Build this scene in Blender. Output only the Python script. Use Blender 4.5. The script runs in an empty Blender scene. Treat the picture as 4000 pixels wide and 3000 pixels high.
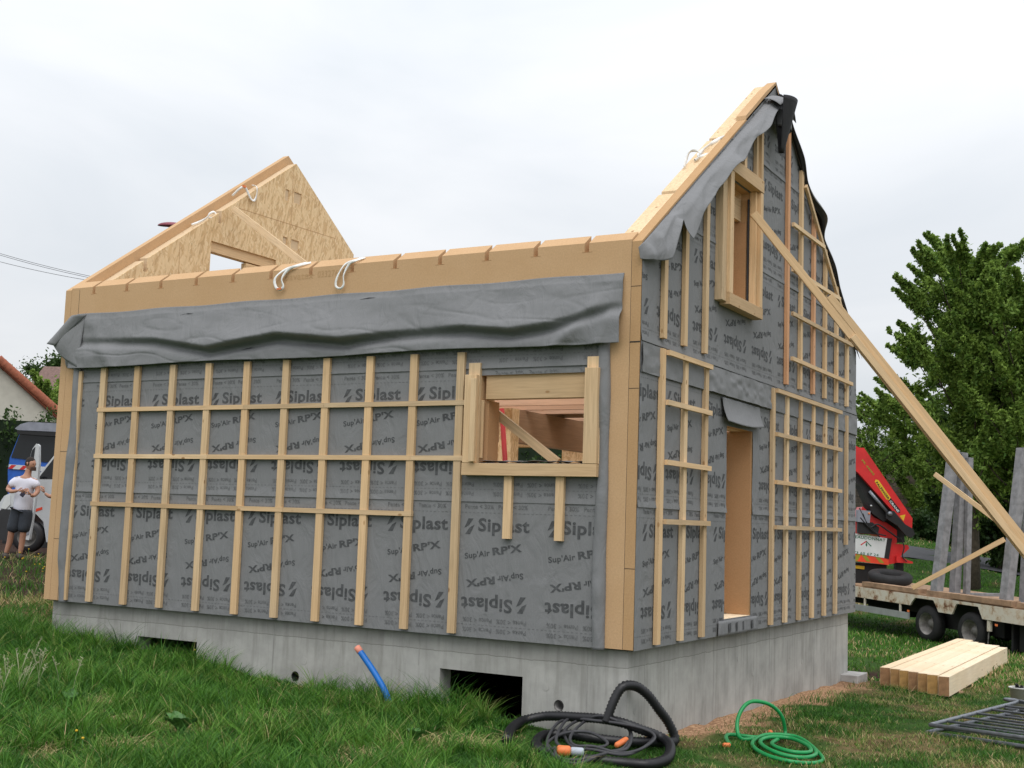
import bpy, bmesh, math, random
import numpy as np
from mathutils import Vector, Matrix
from mathutils.geometry import tessellate_polygon
S = bpy.context.scene
R_ = math.radians
random.seed(7)
rng = np.random.default_rng(7)

# ------------------------------------------------------------------ camera, sky, sun, exposure
cam_d = bpy.data.cameras.new("camera"); cam = bpy.data.objects.new("camera", cam_d)
S.collection.objects.link(cam); S.camera = cam
CP = Vector((4.58347, -10.35339, 1.10652)); YAW, PIT, ROL = R_(-29.69744), R_(6.23727), R_(1.95287)
fw = Vector((math.sin(YAW)*math.cos(PIT), math.cos(YAW)*math.cos(PIT), math.sin(PIT)))
rt0 = Vector((math.cos(YAW), -math.sin(YAW), 0)); up0 = rt0.cross(fw)
rt = rt0*math.cos(ROL)+up0*math.sin(ROL); up = -rt0*math.sin(ROL)+up0*math.cos(ROL)
cam.matrix_world = Matrix(((rt.x, up.x, -fw.x, CP.x), (rt.y, up.y, -fw.y, CP.y), (rt.z, up.z, -fw.z, CP.z), (0, 0, 0, 1)))
cam_d.sensor_width = 36; cam_d.lens = 36*2708.83/2212; cam_d.clip_start = 0.05; cam_d.clip_end = 1500
S.view_settings.view_transform = 'Standard'; S.view_settings.look = 'None'
S.view_settings.exposure = 0.0; S.view_settings.gamma = 1.0
SUN_EL, SUN_AZ = R_(55), R_(150)

w = bpy.data.worlds.new("World"); S.world = w; w.use_nodes = True
nt = w.node_tree; nt.nodes.clear()
def N(t, **k):
    n = nt.nodes.new(t)
    for a, b in k.items(): setattr(n, a, b)
    return n
def L(a, b): nt.links.new(a, b)
out = N('ShaderNodeOutputWorld'); bg = N('ShaderNodeBackground'); bg2 = N('ShaderNodeBackground'); mixs = N('ShaderNodeMixShader')
sky = N('ShaderNodeTexSky', sky_type='NISHITA', sun_disc=False); sky.sun_elevation = SUN_EL; sky.sun_rotation = SUN_AZ
L(sky.outputs[0], bg.inputs[0]); bg.inputs[1].default_value = 0.10
tc = N('ShaderNodeTexCoord'); sep = N('ShaderNodeSeparateXYZ'); L(tc.outputs['Generated'], sep.inputs[0])
# overcast deck: brighter towards the zenith, streaky cloud texture
mp = N('ShaderNodeMapping'); mp.inputs['Scale'].default_value = (1.1, 1.1, 3.6); mp.inputs['Rotation'].default_value = (0.12, -0.2, 0.5)
L(tc.outputs['Generated'], mp.inputs[0])
noi = N('ShaderNodeTexNoise'); noi.inputs['Scale'].default_value = 2.2; noi.inputs['Detail'].default_value = 5; noi.inputs['Roughness'].default_value = 0.5
noi.inputs['Distortion'].default_value = 0.5
L(mp.outputs[0], noi.inputs['Vector'])
cr = N('ShaderNodeValToRGB'); e = cr.color_ramp.elements
e[0].position = 0.30; e[0].color = (0.79, 0.83, 0.875, 1); e[1].position = 0.62; e[1].color = (.96, .975, 1.0, 1)
L(noi.outputs[0], cr.inputs[0])
el = N('ShaderNodeMapRange'); el.inputs['From Min'].default_value = 0.0; el.inputs['From Max'].default_value = 0.9
el.inputs['To Min'].default_value = 0.77; el.inputs['To Max'].default_value = 1.80
L(sep.outputs['Z'], el.inputs['Value'])
L(cr.outputs[0], bg2.inputs[0]); L(el.outputs[0], bg2.inputs[1])
mixs.inputs[0].default_value = 0.92
L(bg.outputs[0], mixs.inputs[1]); L(bg2.outputs[0], mixs.inputs[2]); L(mixs.outputs[0], out.inputs[0])

sd = bpy.data.lights.new("sun", 'SUN'); so = bpy.data.objects.new("sun", sd); S.collection.objects.link(so)
sd.energy = 1.4; sd.angle = R_(40); sd.color = (1, 0.965, 0.92)
so.rotation_euler = (math.pi/2-SUN_EL, 0, math.pi-SUN_AZ)

# ------------------------------------------------------------------ helpers
def link(o): S.collection.objects.link(o); return o
def tag(o, label=None, cat=None, group=None, kind=None):
    if label: o['label'] = label
    if cat: o['category'] = cat
    if group: o['group'] = group
    if kind: o['kind'] = kind
    return o
def empty(name, loc=(0, 0, 0), rz=0.0, label=None, cat=None, group=None, rot=None):
    o = bpy.data.objects.new(name, None); link(o); o.location = loc; o.empty_display_size = .1
    o.rotation_euler = rot if rot else (0, 0, rz)
    return tag(o, label, cat, group)
class MB:
    def __init__(s): s.v = []; s.f = []; s.m = []
    def add(s, vs, fs, mi=0):
        b = len(s.v); s.v += [tuple(p) for p in vs]; s.f += [tuple(b+i for i in f) for f in fs]; s.m += [mi]*len(fs); return s
    def box(s, x0, x1, y0, y1, z0, z1, mi=0):
        vs = [(x, y, z) for x in (x0, x1) for y in (y0, y1) for z in (z0, z1)]
        return s.add(vs, [(0, 1, 3, 2), (4, 6, 7, 5), (0, 4, 5, 1), (2, 3, 7, 6), (0, 2, 6, 4), (1, 5, 7, 3)], mi)
    def beam(s, p0, p1, wd, th, upv=(0, 0, 1), mi=0):
        # wd: size across (perp to upv), th: size along upv
        p0 = Vector(p0); p1 = Vector(p1); d = (p1-p0).normalized(); u = Vector(upv)
        a = d.cross(u).normalized(); b = a.cross(d).normalized()
        vs = []
        for p in (p0, p1):
            for i, j in ((-1, -1), (1, -1), (1, 1), (-1, 1)): vs.append(p+a*(i*wd/2)+b*(j*th/2))
        return s.add(vs, [(0, 1, 2, 3), (7, 6, 5, 4), (0, 4, 5, 1), (1, 5, 6, 2), (2, 6, 7, 3), (3, 7, 4, 0)], mi)
    def tube(s, pts, r, n=10, closed=False, ribs=None, mi=0, cap=True):
        pts = [Vector(p) for p in pts]; m = len(pts); rings = []
        t0 = (pts[1]-pts[0]).normalized(); nrm = t0.orthogonal().normalized(); prev = t0
        for i, p in enumerate(pts):
            a = pts[(i-1) % m] if (i > 0 or closed) else p; b = pts[(i+1) % m] if (i < m-1 or closed) else p
            t = (b-a).normalized() if (b-a).length > 1e-9 else prev
            nrm = (nrm-t*nrm.dot(t)); nrm = nrm.normalized() if nrm.length > 1e-6 else t.orthogonal().normalized()
            bn = t.cross(nrm); rr = r[i] if hasattr(r, '__len__') else r
            if ribs: rr = rr*(1+ribs*(1 if i % 2 else -1))
            rings.append([p+nrm*(math.cos(2*math.pi*k/n)*rr)+bn*(math.sin(2*math.pi*k/n)*rr) for k in range(n)]); prev = t
        vs = [q for rg in rings for q in rg]; fs = []
        mm = m if closed else m-1
        for i in range(mm):
            i2 = (i+1) % m
            for k in range(n):
                k2 = (k+1) % n; fs.append((i*n+k, i*n+k2, i2*n+k2, i2*n+k))
        if cap and not closed: fs.append(tuple(range(n))[::-1]); fs.append(tuple((m-1)*n+k for k in range(n)))
        return s.add(vs, fs, mi)
    def grid(s, fn, nu, nv, mi=0, thick=None):
        vs = [fn(i/nu, j/nv) for j in range(nv+1) for i in range(nu+1)]
        fs = [(j*(nu+1)+i, j*(nu+1)+i+1, (j+1)*(nu+1)+i+1, (j+1)*(nu+1)+i) for j in range(nv) for i in range(nu)]
        return s.add(vs, fs, mi)
    def prism(s, outline, holes, plane, c0, c1, mi=0, side_mi=None):
        """2D outline (a,b) with holes extruded between c0 and c1. plane 'x': (c,a,b); 'y': (a,c,b); 'z': (a,b,c)"""
        P = {'x': lambda a, b, c: (c, a, b), 'y': lambda a, b, c: (a, c, b), 'z': lambda a, b, c: (a, b, c)}[plane]
        loops = [list(outline)]+[list(h) for h in holes]
        flat = [p for l in loops for p in l]
        tris = tessellate_polygon([[Vector((p[0], p[1], 0)) for p in l] for l in loops])
        n = len(flat)
        s.add([P(a, b, c0) for a, b in flat]+[P(a, b, c1) for a, b in flat],
              [tuple(t) for t in tris]+[tuple(i+n for i in t)[::-1] for t in tris], mi)
        o = 0
        for l in loops:
            k = len(l)
            vs = [P(a, b, c0) for a, b in l]+[P(a, b, c1) for a, b in l]
            s.add(vs, [(i, (i+1) % k, (i+1) % k+k, i+k) for i in range(k)], mi if side_mi is None else side_mi)
        return s
    def build(s, name, mats, parent=None, smooth=False, solid=None, sub=0, bevel=None):
        me = bpy.data.meshes.new(name); me.from_pydata(s.v, [], s.f)
        if not isinstance(mats, (list, tuple)): mats = [mats]
        for m in mats: me.materials.append(m)
        me.polygons.foreach_set('material_index', s.m)
        me.update(); bm = bmesh.new(); bm.from_mesh(me)
        if smooth: bmesh.ops.remove_doubles(bm, verts=bm.verts, dist=1e-5)
        bmesh.ops.recalc_face_normals(bm, faces=bm.faces); bm.to_mesh(me); bm.free()
        if smooth: me.polygons.foreach_set('use_smooth', [True]*len(me.polygons))
        o = bpy.data.objects.new(name, me); link(o)
        if parent: o.parent = parent
        if solid: md = o.modifiers.new('solid', 'SOLIDIFY'); md.thickness = solid; md.offset = 0
        if bevel: md = o.modifiers.new('bevel', 'BEVEL'); md.width = bevel; md.segments = 2; md.limit_method = 'ANGLE'
        if sub: md = o.modifiers.new('sub', 'SUBSURF'); md.levels = sub; md.render_levels = sub
        return o
def spline(pts, n=8, closed=False):
    pts = [Vector(p) for p in pts]; m = len(pts); o = []
    rngi = range(m) if closed else range(m-1)
    for i in rngi:
        if closed: a, b, c, d = pts[(i-1) % m], pts[i], pts[(i+1) % m], pts[(i+2) % m]
        else: a, b, c, d = pts[max(i-1, 0)], pts[i], pts[i+1], pts[min(i+2, m-1)]
        for k in range(n):
            t = k/n
            o.append(0.5*((2*b)+(c-a)*t+(2*a-5*b+4*c-d)*t*t+(3*b-a-3*c+d)*t**3))
    if not closed: o.append(pts[-1])
    return o
def resample(pts, step):
    o = [pts[0]]; acc = 0
    for a, b in zip(pts, pts[1:]):
        d = (b-a).length
        while acc+d >= step and d > 0:
            t = (step-acc)/d; a = a+(b-a)*t; o.append(a.copy()); d = (b-a).length; acc = 0
        acc += d
    return o
def interp(x, xs, ys): return float(np.interp(x, xs, ys))
# smooth value noise (numpy), for shapes
_P = rng.random((64, 64))
def vnoise(x, y):
    x = np.asarray(x, float); y = np.asarray(y, float)
    xi = np.floor(x).astype(int); yi = np.floor(y).astype(int); fx = x-xi; fy = y-yi
    fx = fx*fx*(3-2*fx); fy = fy*fy*(3-2*fy)
    g = lambda a, b: _P[a % 64, b % 64]
    return (g(xi, yi)*(1-fx)+g(xi+1, yi)*fx)*(1-fy)+(g(xi, yi+1)*(1-fx)+g(xi+1, yi+1)*fx)*fy

# ------------------------------------------------------------------ materials
def mat(name, col, rough=0.8, metal=0.0, spec=0.3):
    m = bpy.data.materials.new(name); m.use_nodes = True; b = m.node_tree.nodes['Principled BSDF']
    b.inputs['Base Color'].default_value = (*col, 1); b.inputs['Roughness'].default_value = rough
    b.inputs['Metallic'].default_value = metal; b.inputs['Specular IOR Level'].default_value = spec
    return m
class MT:
    def __init__(s, name, rough=0.85, spec=0.25, metal=0):
        s.m = mat(name, (.5, .5, .5), rough, metal, spec); s.t = s.m.node_tree; s.b = s.t.nodes['Principled BSDF']
        s.tc = s.t.nodes.new('ShaderNodeTexCoord')
    def n(s, t, **k):
        o = s.t.nodes.new(t)
        for a, b in k.items(): setattr(o, a, b)
        return o
    def l(s, a, b): s.t.links.new(a, b)
    def noise(s, scale=1, st=(1, 1, 1), detail=4, rough=.55, dist=0, rot=(0, 0, 0), src='Object', w=None):
        mp = s.n('ShaderNodeMapping'); mp.inputs['Scale'].default_value = st; mp.inputs['Rotation'].default_value = rot
        s.l(s.tc.outputs[src], mp.inputs[0])
        no = s.n('ShaderNodeTexNoise'); no.inputs['Scale'].default_value = scale; no.inputs['Detail'].default_value = detail
        no.inputs['Roughness'].default_value = rough; no.inputs['Distortion'].default_value = dist
        s.l(mp.outputs[0], no.inputs['Vector']); return no.outputs[0]
    def vor(s, scale=1, st=(1, 1, 1), rot=(0, 0, 0), out='Distance', rnd=1.0, src='Object'):
        m0 = s.n('ShaderNodeMapping'); m0.inputs['Rotation'].default_value = rot; s.l(s.tc.outputs[src], m0.inputs[0])
        mp = s.n('ShaderNodeMapping'); mp.inputs['Scale'].default_value = st; s.l(m0.outputs[0], mp.inputs[0])
        no = s.n('ShaderNodeTexVoronoi'); no.inputs['Scale'].default_value = scale; no.inputs['Randomness'].default_value = rnd
        s.l(mp.outputs[0], no.inputs['Vector']); return no.outputs[out]
    def ramp(s, fac, stops, interp='LINEAR'):
        r = s.n('ShaderNodeValToRGB'); r.color_ramp.interpolation = interp; e = r.color_ramp.elements
        while len(e) < len(stops): e.new(0.5)
        for i, (p, c) in enumerate(stops):
            e[i].position = p; e[i].color = (*c, 1) if hasattr(c, '__len__') else (c, c, c, 1)
        s.l(fac, r.inputs[0]); return r.outputs[0]
    def mix(s, fac, a, b, mode='MIX'):
        x = s.n('ShaderNodeMix', data_type='RGBA', blend_type=mode)
        for sock, v in ((x.inputs[0], fac), (x.inputs[6], a), (x.inputs[7], b)):
            if hasattr(v, 'links'): s.l(v, sock)
            elif hasattr(v, '__len__'): sock.default_value = (*v, 1)
            else: sock.default_value = v
        return x.outputs[2]
    def col(s, c): s.l(c, s.b.inputs['Base Color']); return s
    def bump(s, h, strength=.3, dist=.01, prev=None):
        b = s.n('ShaderNodeBump'); b.inputs['Strength'].default_value = strength; b.inputs['Distance'].default_value = dist
        s.l(h, b.inputs['Height']); s.l(b.outputs[0], s.b.inputs['Normal']); return s
    def rand(s): return s.n('ShaderNodeObjectInfo').outputs['Random']
def pine(name, base, axis, dark=.72, knots=True, lo=.74, hi=1.10):
    m = MT(name, .75)
    st = [14, 14, 14]; st[axis] = .7
    g = m.noise(3.0, tuple(st), 5, .6, .6)
    c = m.ramp(g, [(.3, tuple(x*dark for x in base)), (.55, base), (.75, tuple(min(1, x*1.12) for x in base))])
    bl = m.noise(1.3, (1, 1, 1), 2)
    c = m.mix(m.ramp(bl, [(.35, 0.0), (.7, .35)]), c, (base[0]*.85, base[1]*.72, base[2]*.55))
    if knots:
        st2 = [7, 7, 7]; st2[axis] = 3.6
        k = m.ramp(m.vor(1.0, tuple(st2)), [(.0, 1.0), (.07, .85), (.115, 0.0)])
        c = m.mix(k, c, (base[0]*.38, base[1]*.26, base[2]*.16))
    rn = m.n('ShaderNodeMath', operation='FRACT'); rm2 = m.n('ShaderNodeMath', operation='MULTIPLY'); m.l(m.rand(), rm2.inputs[0]); rm2.inputs[1].default_value = 7.31; m.l(rm2.outputs[0], rn.inputs[0])
    c = m.mix(m.ramp(rn.outputs[0], [(.2, 0.0), (1.0, .45)]), c, (base[0]*.88, base[1]*.74, base[2]*.58))
    r = m.n('ShaderNodeMapRange'); r.inputs['To Min'].default_value = lo; r.inputs['To Max'].default_value = hi
    m.l(m.rand(), r.inputs['Value']); x = m.n('ShaderNodeMix', data_type='RGBA', blend_type='MULTIPLY'); x.inputs[0].default_value = 1
    cc = m.n('ShaderNodeCombineColor'); m.l(r.outputs[0], cc.inputs[0]); m.l(r.outputs[0], cc.inputs[1]); m.l(r.outputs[0], cc.inputs[2])
    m.l(c, x.inputs[6]); m.l(cc.outputs[0], x.inputs[7]); m.col(x.outputs[2]); m.bump(g, .25, .004)
    return m.m
PB = (.73, .54, .335)
M = {}
M['pine_x'] = pine('pine_x', PB, 0); M['pine_y'] = pine('pine_y', PB, 1); M['pine_z'] = pine('pine_z', PB, 2)
M['pale_y'] = pine('pale_y', (.86, .70, .50), 1, .85); M['pale_stack'] = pine('pale_stack', (.86, .72, .53), 1, .88, True, .96, 1.02); M['pink_x'] = pine('pink_x', (.70, .47, .34), 0)
M['glulam'] = pine('glulam', (.42, .27, .17), 1, .8, False)
def fibre(name, base):
    m = MT(name, .95, .1); a = m.noise(60, (1, 1, 1), 5, .8); b = m.noise(2.0, (1, 1, 1), 5, .7)
    c = m.ramp(a, [(.3, tuple(x*.84 for x in base)), (.7, tuple(x*1.1 for x in base))])
    c = m.mix(m.ramp(b, [(.4, 0.0), (.72, .32)]), c, (base[0]*.8, base[1]*.72, base[2]*.6)); m.col(c); m.bump(a, .12, .003); return m.m
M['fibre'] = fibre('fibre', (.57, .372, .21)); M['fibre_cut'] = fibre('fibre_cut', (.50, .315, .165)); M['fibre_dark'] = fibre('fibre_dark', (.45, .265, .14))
def osb():
    m = MT('osb', .8)
    base = m.noise(3, (1, 1, 1), 3); c = m.ramp(base, [(.3, (.60, .41, .22)), (.7, (.72, .51, .28))])
    for i, (rot, sc) in enumerate((((1.2, 0, 0), 8), ((-.9, 0, 0), 8.5), ((1.65, .0, 0), 7.5), ((.6, 0, 0), 10), ((-1.35, 0, 0), 9))):
        v = m.vor(sc, (3.2, .8, 4.4), rot, 'Color'); sp = m.n('ShaderNodeSeparateColor'); m.l(v, sp.inputs[0])
        f = m.ramp(sp.outputs[0], [(.0, 0.0), (.62, 0.0), (.64, .7)], 'LINEAR')
        c = m.mix(f, c, [(.84, .66, .42), (.50, .33, .17), (.76, .56, .33), (.62, .42, .22), (.80, .60, .36)][i])
    g = m.noise(16, (1, 3, 1), 3, .6); c = m.mix(m.ramp(g, [(.45, 0.0), (.66, .0), (.70, .6)]), c, (.30, .19, .10))
    m.col(c); m.bump(g, .2, .004); return m.m
M['osb'] = osb()
def membrane(name, base):
    m = MT(name, .82, .25); a = m.noise(220, (1, 1, 1), 2, .6); b = m.noise(1.6, (1, 1, 1), 3)
    c = m.ramp(a, [(.3, tuple(x*.9 for x in base)), (.7, tuple(x*1.08 for x in base))])
    c = m.mix(m.ramp(b, [(.3, .0), (.8, .35)]), c, tuple(x*.88 for x in base)); m.col(c)
    w1 = m.noise(5.5, (1, 1, .45), 4, .5, 1.4, (0.3, .5, .4)); m.bump(w1, .55, .035); return m.m
M['memb'] = membrane('memb', (.212, .214, .219)); M['memb_flap'] = membrane('memb_flap', (.212, .214, .221))
def ink(name, c):
    m = MT(name, .8, .15); a = m.noise(25, (1, 1, 1), 3); m.col(m.ramp(a, [(.3, tuple(x*.8 for x in c)), (.75, tuple(x*1.5 for x in c))])); return m.m
M['ink'] = ink('ink', (.078, .08, .083)); M['ink2'] = ink('ink2', (.135, .137, .14))
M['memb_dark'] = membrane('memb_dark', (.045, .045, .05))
def concrete():
    m = MT('concrete', .9, .2)
    a = m.noise(3, (1, 1, 1), 6, .6); c = m.ramp(a, [(.3, (.30, .297, .28)), (.7, (.45, .443, .42))])
    st = m.noise(4, (4, 4, .35), 4, .6); c = m.mix(m.ramp(st, [(.48, .0), (.7, .42)]), c, (.19, .185, .165))
    sp = m.noise(90, (1, 1, 1), 2); c = m.mix(m.ramp(sp, [(.55, 0.0), (.75, .3)]), c, (.3, .29, .27))
    # wet band above the pour line z=-0.165
    sx = m.n('ShaderNodeSeparateXYZ'); m.l(m.tc.outputs['Object'], sx.inputs[0])
    wob = m.noise(2.2, (1, 1, .01), 5, .75); ad = m.n('ShaderNodeMath', operation='MULTIPLY_ADD'); m.l(wob, ad.inputs[0]); ad.inputs[1].default_value = .05
    m.l(sx.outputs['Z'], ad.inputs[2])
    c = m.mix(m.ramp(m_range(m, ad.outputs[0], -.3, .0), [(.0, 0.0), (.535, .0), (.545, .28), (1, .16)]), c, (.24, .235, .22))
    line = m.ramp(m_range(m, ad.outputs[0], -.3, .0), [(.5, 0.0), (.525, .0), (.535, .75), (.56, .0)]); c = m.mix(line, c, (.12, .115, .1))
    m.col(c); m.bump(a, .25, .01); return m.m
def m_range(m, v, a, b):
    r = m.n('ShaderNodeMapRange'); r.inputs['From Min'].default_value = a; r.inputs['From Max'].default_value = b; m.l(v, r.inputs['Value']); return r.outputs[0]
M['concrete'] = concrete()
def simple(name, c, rough=.6, var=.15, scale=6, metal=0, bump=.1):
    m = MT(name, rough, .4, metal); a = m.noise(scale, (1, 1, 1), 5); m.col(m.ramp(a, [(.3, tuple(x*(1-var) for x in c)), (.7, tuple(min(1, x*(1+var)) for x in c))]))
    if bump: m.bump(a, bump, .005)
    return m.m
M['dark'] = simple('dark', (.012, .012, .013), .6); M['rubber'] = simple('rubber', (.018, .018, .019), .75, .3)
M['white_cloth'] = simple('white_cloth', (.80, .80, .80), .9); M['strap'] = simple('strap', (.82, .81, .79), .85, .1, 30)
M['orange'] = simple('orange', (.75, .20, .06), .5); M['red_crane'] = simple('red_crane', (.55, .022, .022), .35, .15, 3)
M['red'] = simple('red', (.5, .02, .02), .5); M['maroon'] = simple('maroon', (.20, .03, .05), .35)
M['blue_truck'] = simple('blue_truck', (.02, .10, .42), .35); M['grey_truck'] = simple('grey_truck', (.22, .23, .27), .4)
M['glass'] = simple('glass', (.012, .014, .016), .08, 0.1, 3, 0, 0); M['white_paint'] = simple('white_paint', (.52, .54, .56), .3, .06, 3, 0, 0)
M['yellow'] = simple('yellow', (.62, .40, .02), .5); M['lime'] = simple('lime', (.28, .24, .02), .6); M['chev'] = simple('chev', (.72, .06, .02), .5)
M['alu'] = simple('alu', (.55, .56, .58), .4, .1, 6, .6); M['steel'] = simple('steel', (.20, .215, .24), .45, .25, 20, .5)
M['rim'] = simple('rim', (.20, .19, .18), .6, .5, 9, .0); M['black_plastic'] = simple('black_plastic', (.03, .03, .033), .35, .1, 9, 0, .0)
M['black_rib'] = simple('black_rib', (.014, .014, .016), .4, .1, 9, 0, .0); M['cable'] = simple('cable', (.045, .045, .05), .6); M['blue_pipe'] = simple('blue_pipe', (.01, .16, .55), .4); M['salmon'] = simple('salmon', (.72, .27, .19), .6)
M['green_hose'] = simple('green_hose', (.012, .27, .075), .35, .1, 9, 0, 0); M['grey_plug'] = simple('grey_plug', (.42, .46, .52), .5)
M['tarp_green'] = simple('tarp_green', (.02, .22, .18), .5); M['bucket'] = simple('bucket', (.55, .55, .53), .6, .2)
M['weathered'] = simple('weathered', (.22, .22, .23), .85, .3, 8, 0, .3); M['planks'] = simple('planks', (.33, .21, .13), .85, .35, 5, 0, .3)
M['skin'] = simple('skin', (.42, .22, .15), .6, .08, 12); M['hair'] = simple('hair', (.02, .013, .01), .8); M['shirt'] = simple('shirt', (.66, .66, .76), .9, .06, 5)
M['shorts'] = simple('shorts', (.035, .042, .055), .85, .2, 10); M['boots'] = simple('boots', (.05, .04, .03), .8); M['phone'] = simple('phone', (.03, .025, .05), .3)
M['road'] = simple('road', (.065, .066, .072), .9, .2, 8); M['tile'] = simple('tile', (.27, .085, .045), .8, .25, 12); M['render_wall'] = simple('render_wall', (.52, .50, .43), .9, .10, 3)
M['bark'] = simple('bark', (.07, .055, .04), .95, .4, 10, 0, .5); M['sign_green'] = simple('sign_green', (.02, .13, .07), .6); M['sign_white'] = simple('sign_white', (.60, .62, .62), .5, .05)
M['fence_wood'] = simple('fence_wood', (.19, .155, .125), .9, .35, 5); M['fence_slab'] = simple('fence_slab', (.45, .45, .45), .9, .1, 5)
M['footing'] = simple('footing', (.36, .35, .34), .9, .2, 6)
def rusty():
    m = MT('rusty', .55, .4); a = m.noise(3.5, (1, 1, 1), 6, .7); m.col(m.ramp(a, [(.47, (.60, .56, .47)), (.56, (.52, .42, .30)), (.62, (.16, .06, .025))])); m.bump(a, .2, .005); return m.m
M['rusty'] = rusty()
def leafmat(name, a, b, src=True):
    m = MT(name, .6, .25)
    at = m.n('ShaderNodeAttribute', attribute_name='tint'); c = m.ramp(at.outputs['Fac'], [(0.0, a), (1.0, b)])
    m.col(c)
    tr = m.n('ShaderNodeBsdfTranslucent'); m.l(c, tr.inputs[0]); mx = m.n('ShaderNodeMixShader'); mx.inputs[0].default_value = .3
    m.l(m.b.outputs[0], mx.inputs[1]); m.l(tr.outputs[0], mx.inputs[2]); m.l(mx.outputs[0], m.t.nodes['Material Output'].inputs[0]); return m.m
M['leaf'] = leafmat('leaf', (.050, .120, .016), (.29, .42, .08)); M['leaf_dark'] = leafmat('leaf_dark', (.020, .048, .012), (.08, .14, .03))
M['leaf_hedge'] = leafmat('leaf_hedge', (.013, .035, .009), (.055, .105, .02)); M['leaf_blue'] = leafmat('leaf_blue', (.03, .06, .035), (.07, .12, .06))
def grassmat():
    m = MT('grass_blades', .55, .25)
    at = m.n('ShaderNodeAttribute', attribute_name='tint')
    c = m.ramp(at.outputs['Fac'], [(0.0, (.010, .040, .007)), (.30, (.036, .130, .012)), (.60, (.115, .275, .030)), (.76, (.22, .25, .07)), (1.0, (.56, .42, .23))])
    m.col(c); tr = m.n('ShaderNodeBsdfTranslucent'); m.l(c, tr.inputs[0]); mx = m.n('ShaderNodeMixShader'); mx.inputs[0].default_value = .18
    m.l(m.b.outputs[0], mx.inputs[1]); m.l(tr.outputs[0], mx.inputs[2]); m.l(mx.outputs[0], m.t.nodes['Material Output'].inputs[0]); return m.m
M['grass'] = grassmat()

# ------------------------------------------------------------------ terrain
CTRL = [(-7.5, 0, -.42), (-6, 0, -.50), (-4.7, 0, -.58), (-3.3, 0, -.70), (-2, 0, -.74), (-.8, 0, -.76), (0, 0, -.82), (.5, -.4, -.84), (0, -1.1, -.80), (0, 2, -.87), (0, 4, -.89),
 (0, 7.6, -.92), (1.4, 6.9, -.99), (.6, 7.2, -.97), (1.5, 11, -.95), (2, 4, -.90), (2.9, 1.9, -.93), (3.4, 5, -.95), (1, .9, -.88), (4.6, -10.4, -.62), (1, -4.5, -.74), (-2.3, -4.4, -.62), (-1, -2.5, -.74), (-4, -2, -.56), (-4.5, -5, -.45), (-8, -3, -.32),
 (-9, 0, -.28), (-12.3, 3.3, .20), (-14, 6, .15), (-9.5, 4, -.15), (-20, 10, .30), (-30, 20, .6), (-4, 10, -.8), (-7.6, 8, -.4), (-.5, 15, -1.0), (1.2, 14, -1.0), (3, 15, -1.0), (-3, 17.5, -.95), (0, 20, -.88), (3, 20, -1.0),
 (-1.8, 24, -.5), (-1.05, 26, -.15), (-3.8, 29, .40), (-.78, 30.7, -.06), (-5.1, 35.1, .70), (-1.6, 37.2, .22), (-6, 43, 1.38), (-1, 46, 1.0), (-12, 32, .6), (-20, 40, 1.6), (4, 35, -.2), (8, 28, -.7), (12, 10, -1.0), (12, -12, -.8), (-10, -12, -.3), (12, 50, 1.2), (-15, 20, .2)]
_c = np.array(CTRL)
def _tps(r): return np.where(r > 1e-9, r*r*np.log(np.maximum(r, 1e-9)), 0)
_n = len(_c); _K = _tps(np.hypot(_c[:, None, 0]-_c[None, :, 0], _c[:, None, 1]-_c[None, :, 1]))+np.eye(_n)*.15
_Pm = np.c_[np.ones(_n), _c[:, :2]]; _A = np.block([[_K, _Pm], [_Pm.T, np.zeros((3, 3))]]); _w = np.linalg.solve(_A, np.r_[_c[:, 2], 0, 0, 0])
def hz(x, y):
    x = np.asarray(x, float); y = np.asarray(y, float); sh = x.shape; x = x.ravel(); y = y.ravel()
    xc = np.clip(x, -34, 14); yc = np.clip(y, -14, 52)
    o = np.empty(len(x))
    for i in range(0, len(x), 20000):
        a, b = xc[i:i+20000], yc[i:i+20000]
        r = np.hypot(a[:, None]-_c[None, :, 0], b[:, None]-_c[None, :, 1]); o[i:i+20000] = _tps(r)@_w[:_n]+_w[_n]+_w[_n+1]*a+_w[_n+2]*b
    far = np.hypot(x-xc, y-yc); o = o+0*far
    # dug trench beside the far corner of the foundation, bank at the left end
    o -= .34*np.exp(-(((x-.30)/.60)**2+((y-9.2)/.8)**2))
    o += .10*np.exp(-(((x+8.6)/.5)**2+((y-1.0)/.9)**2))
    return o.reshape(sh)
def hzf(x, y): return float(hz(np.array([x]), np.array([y]))[0])

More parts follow.
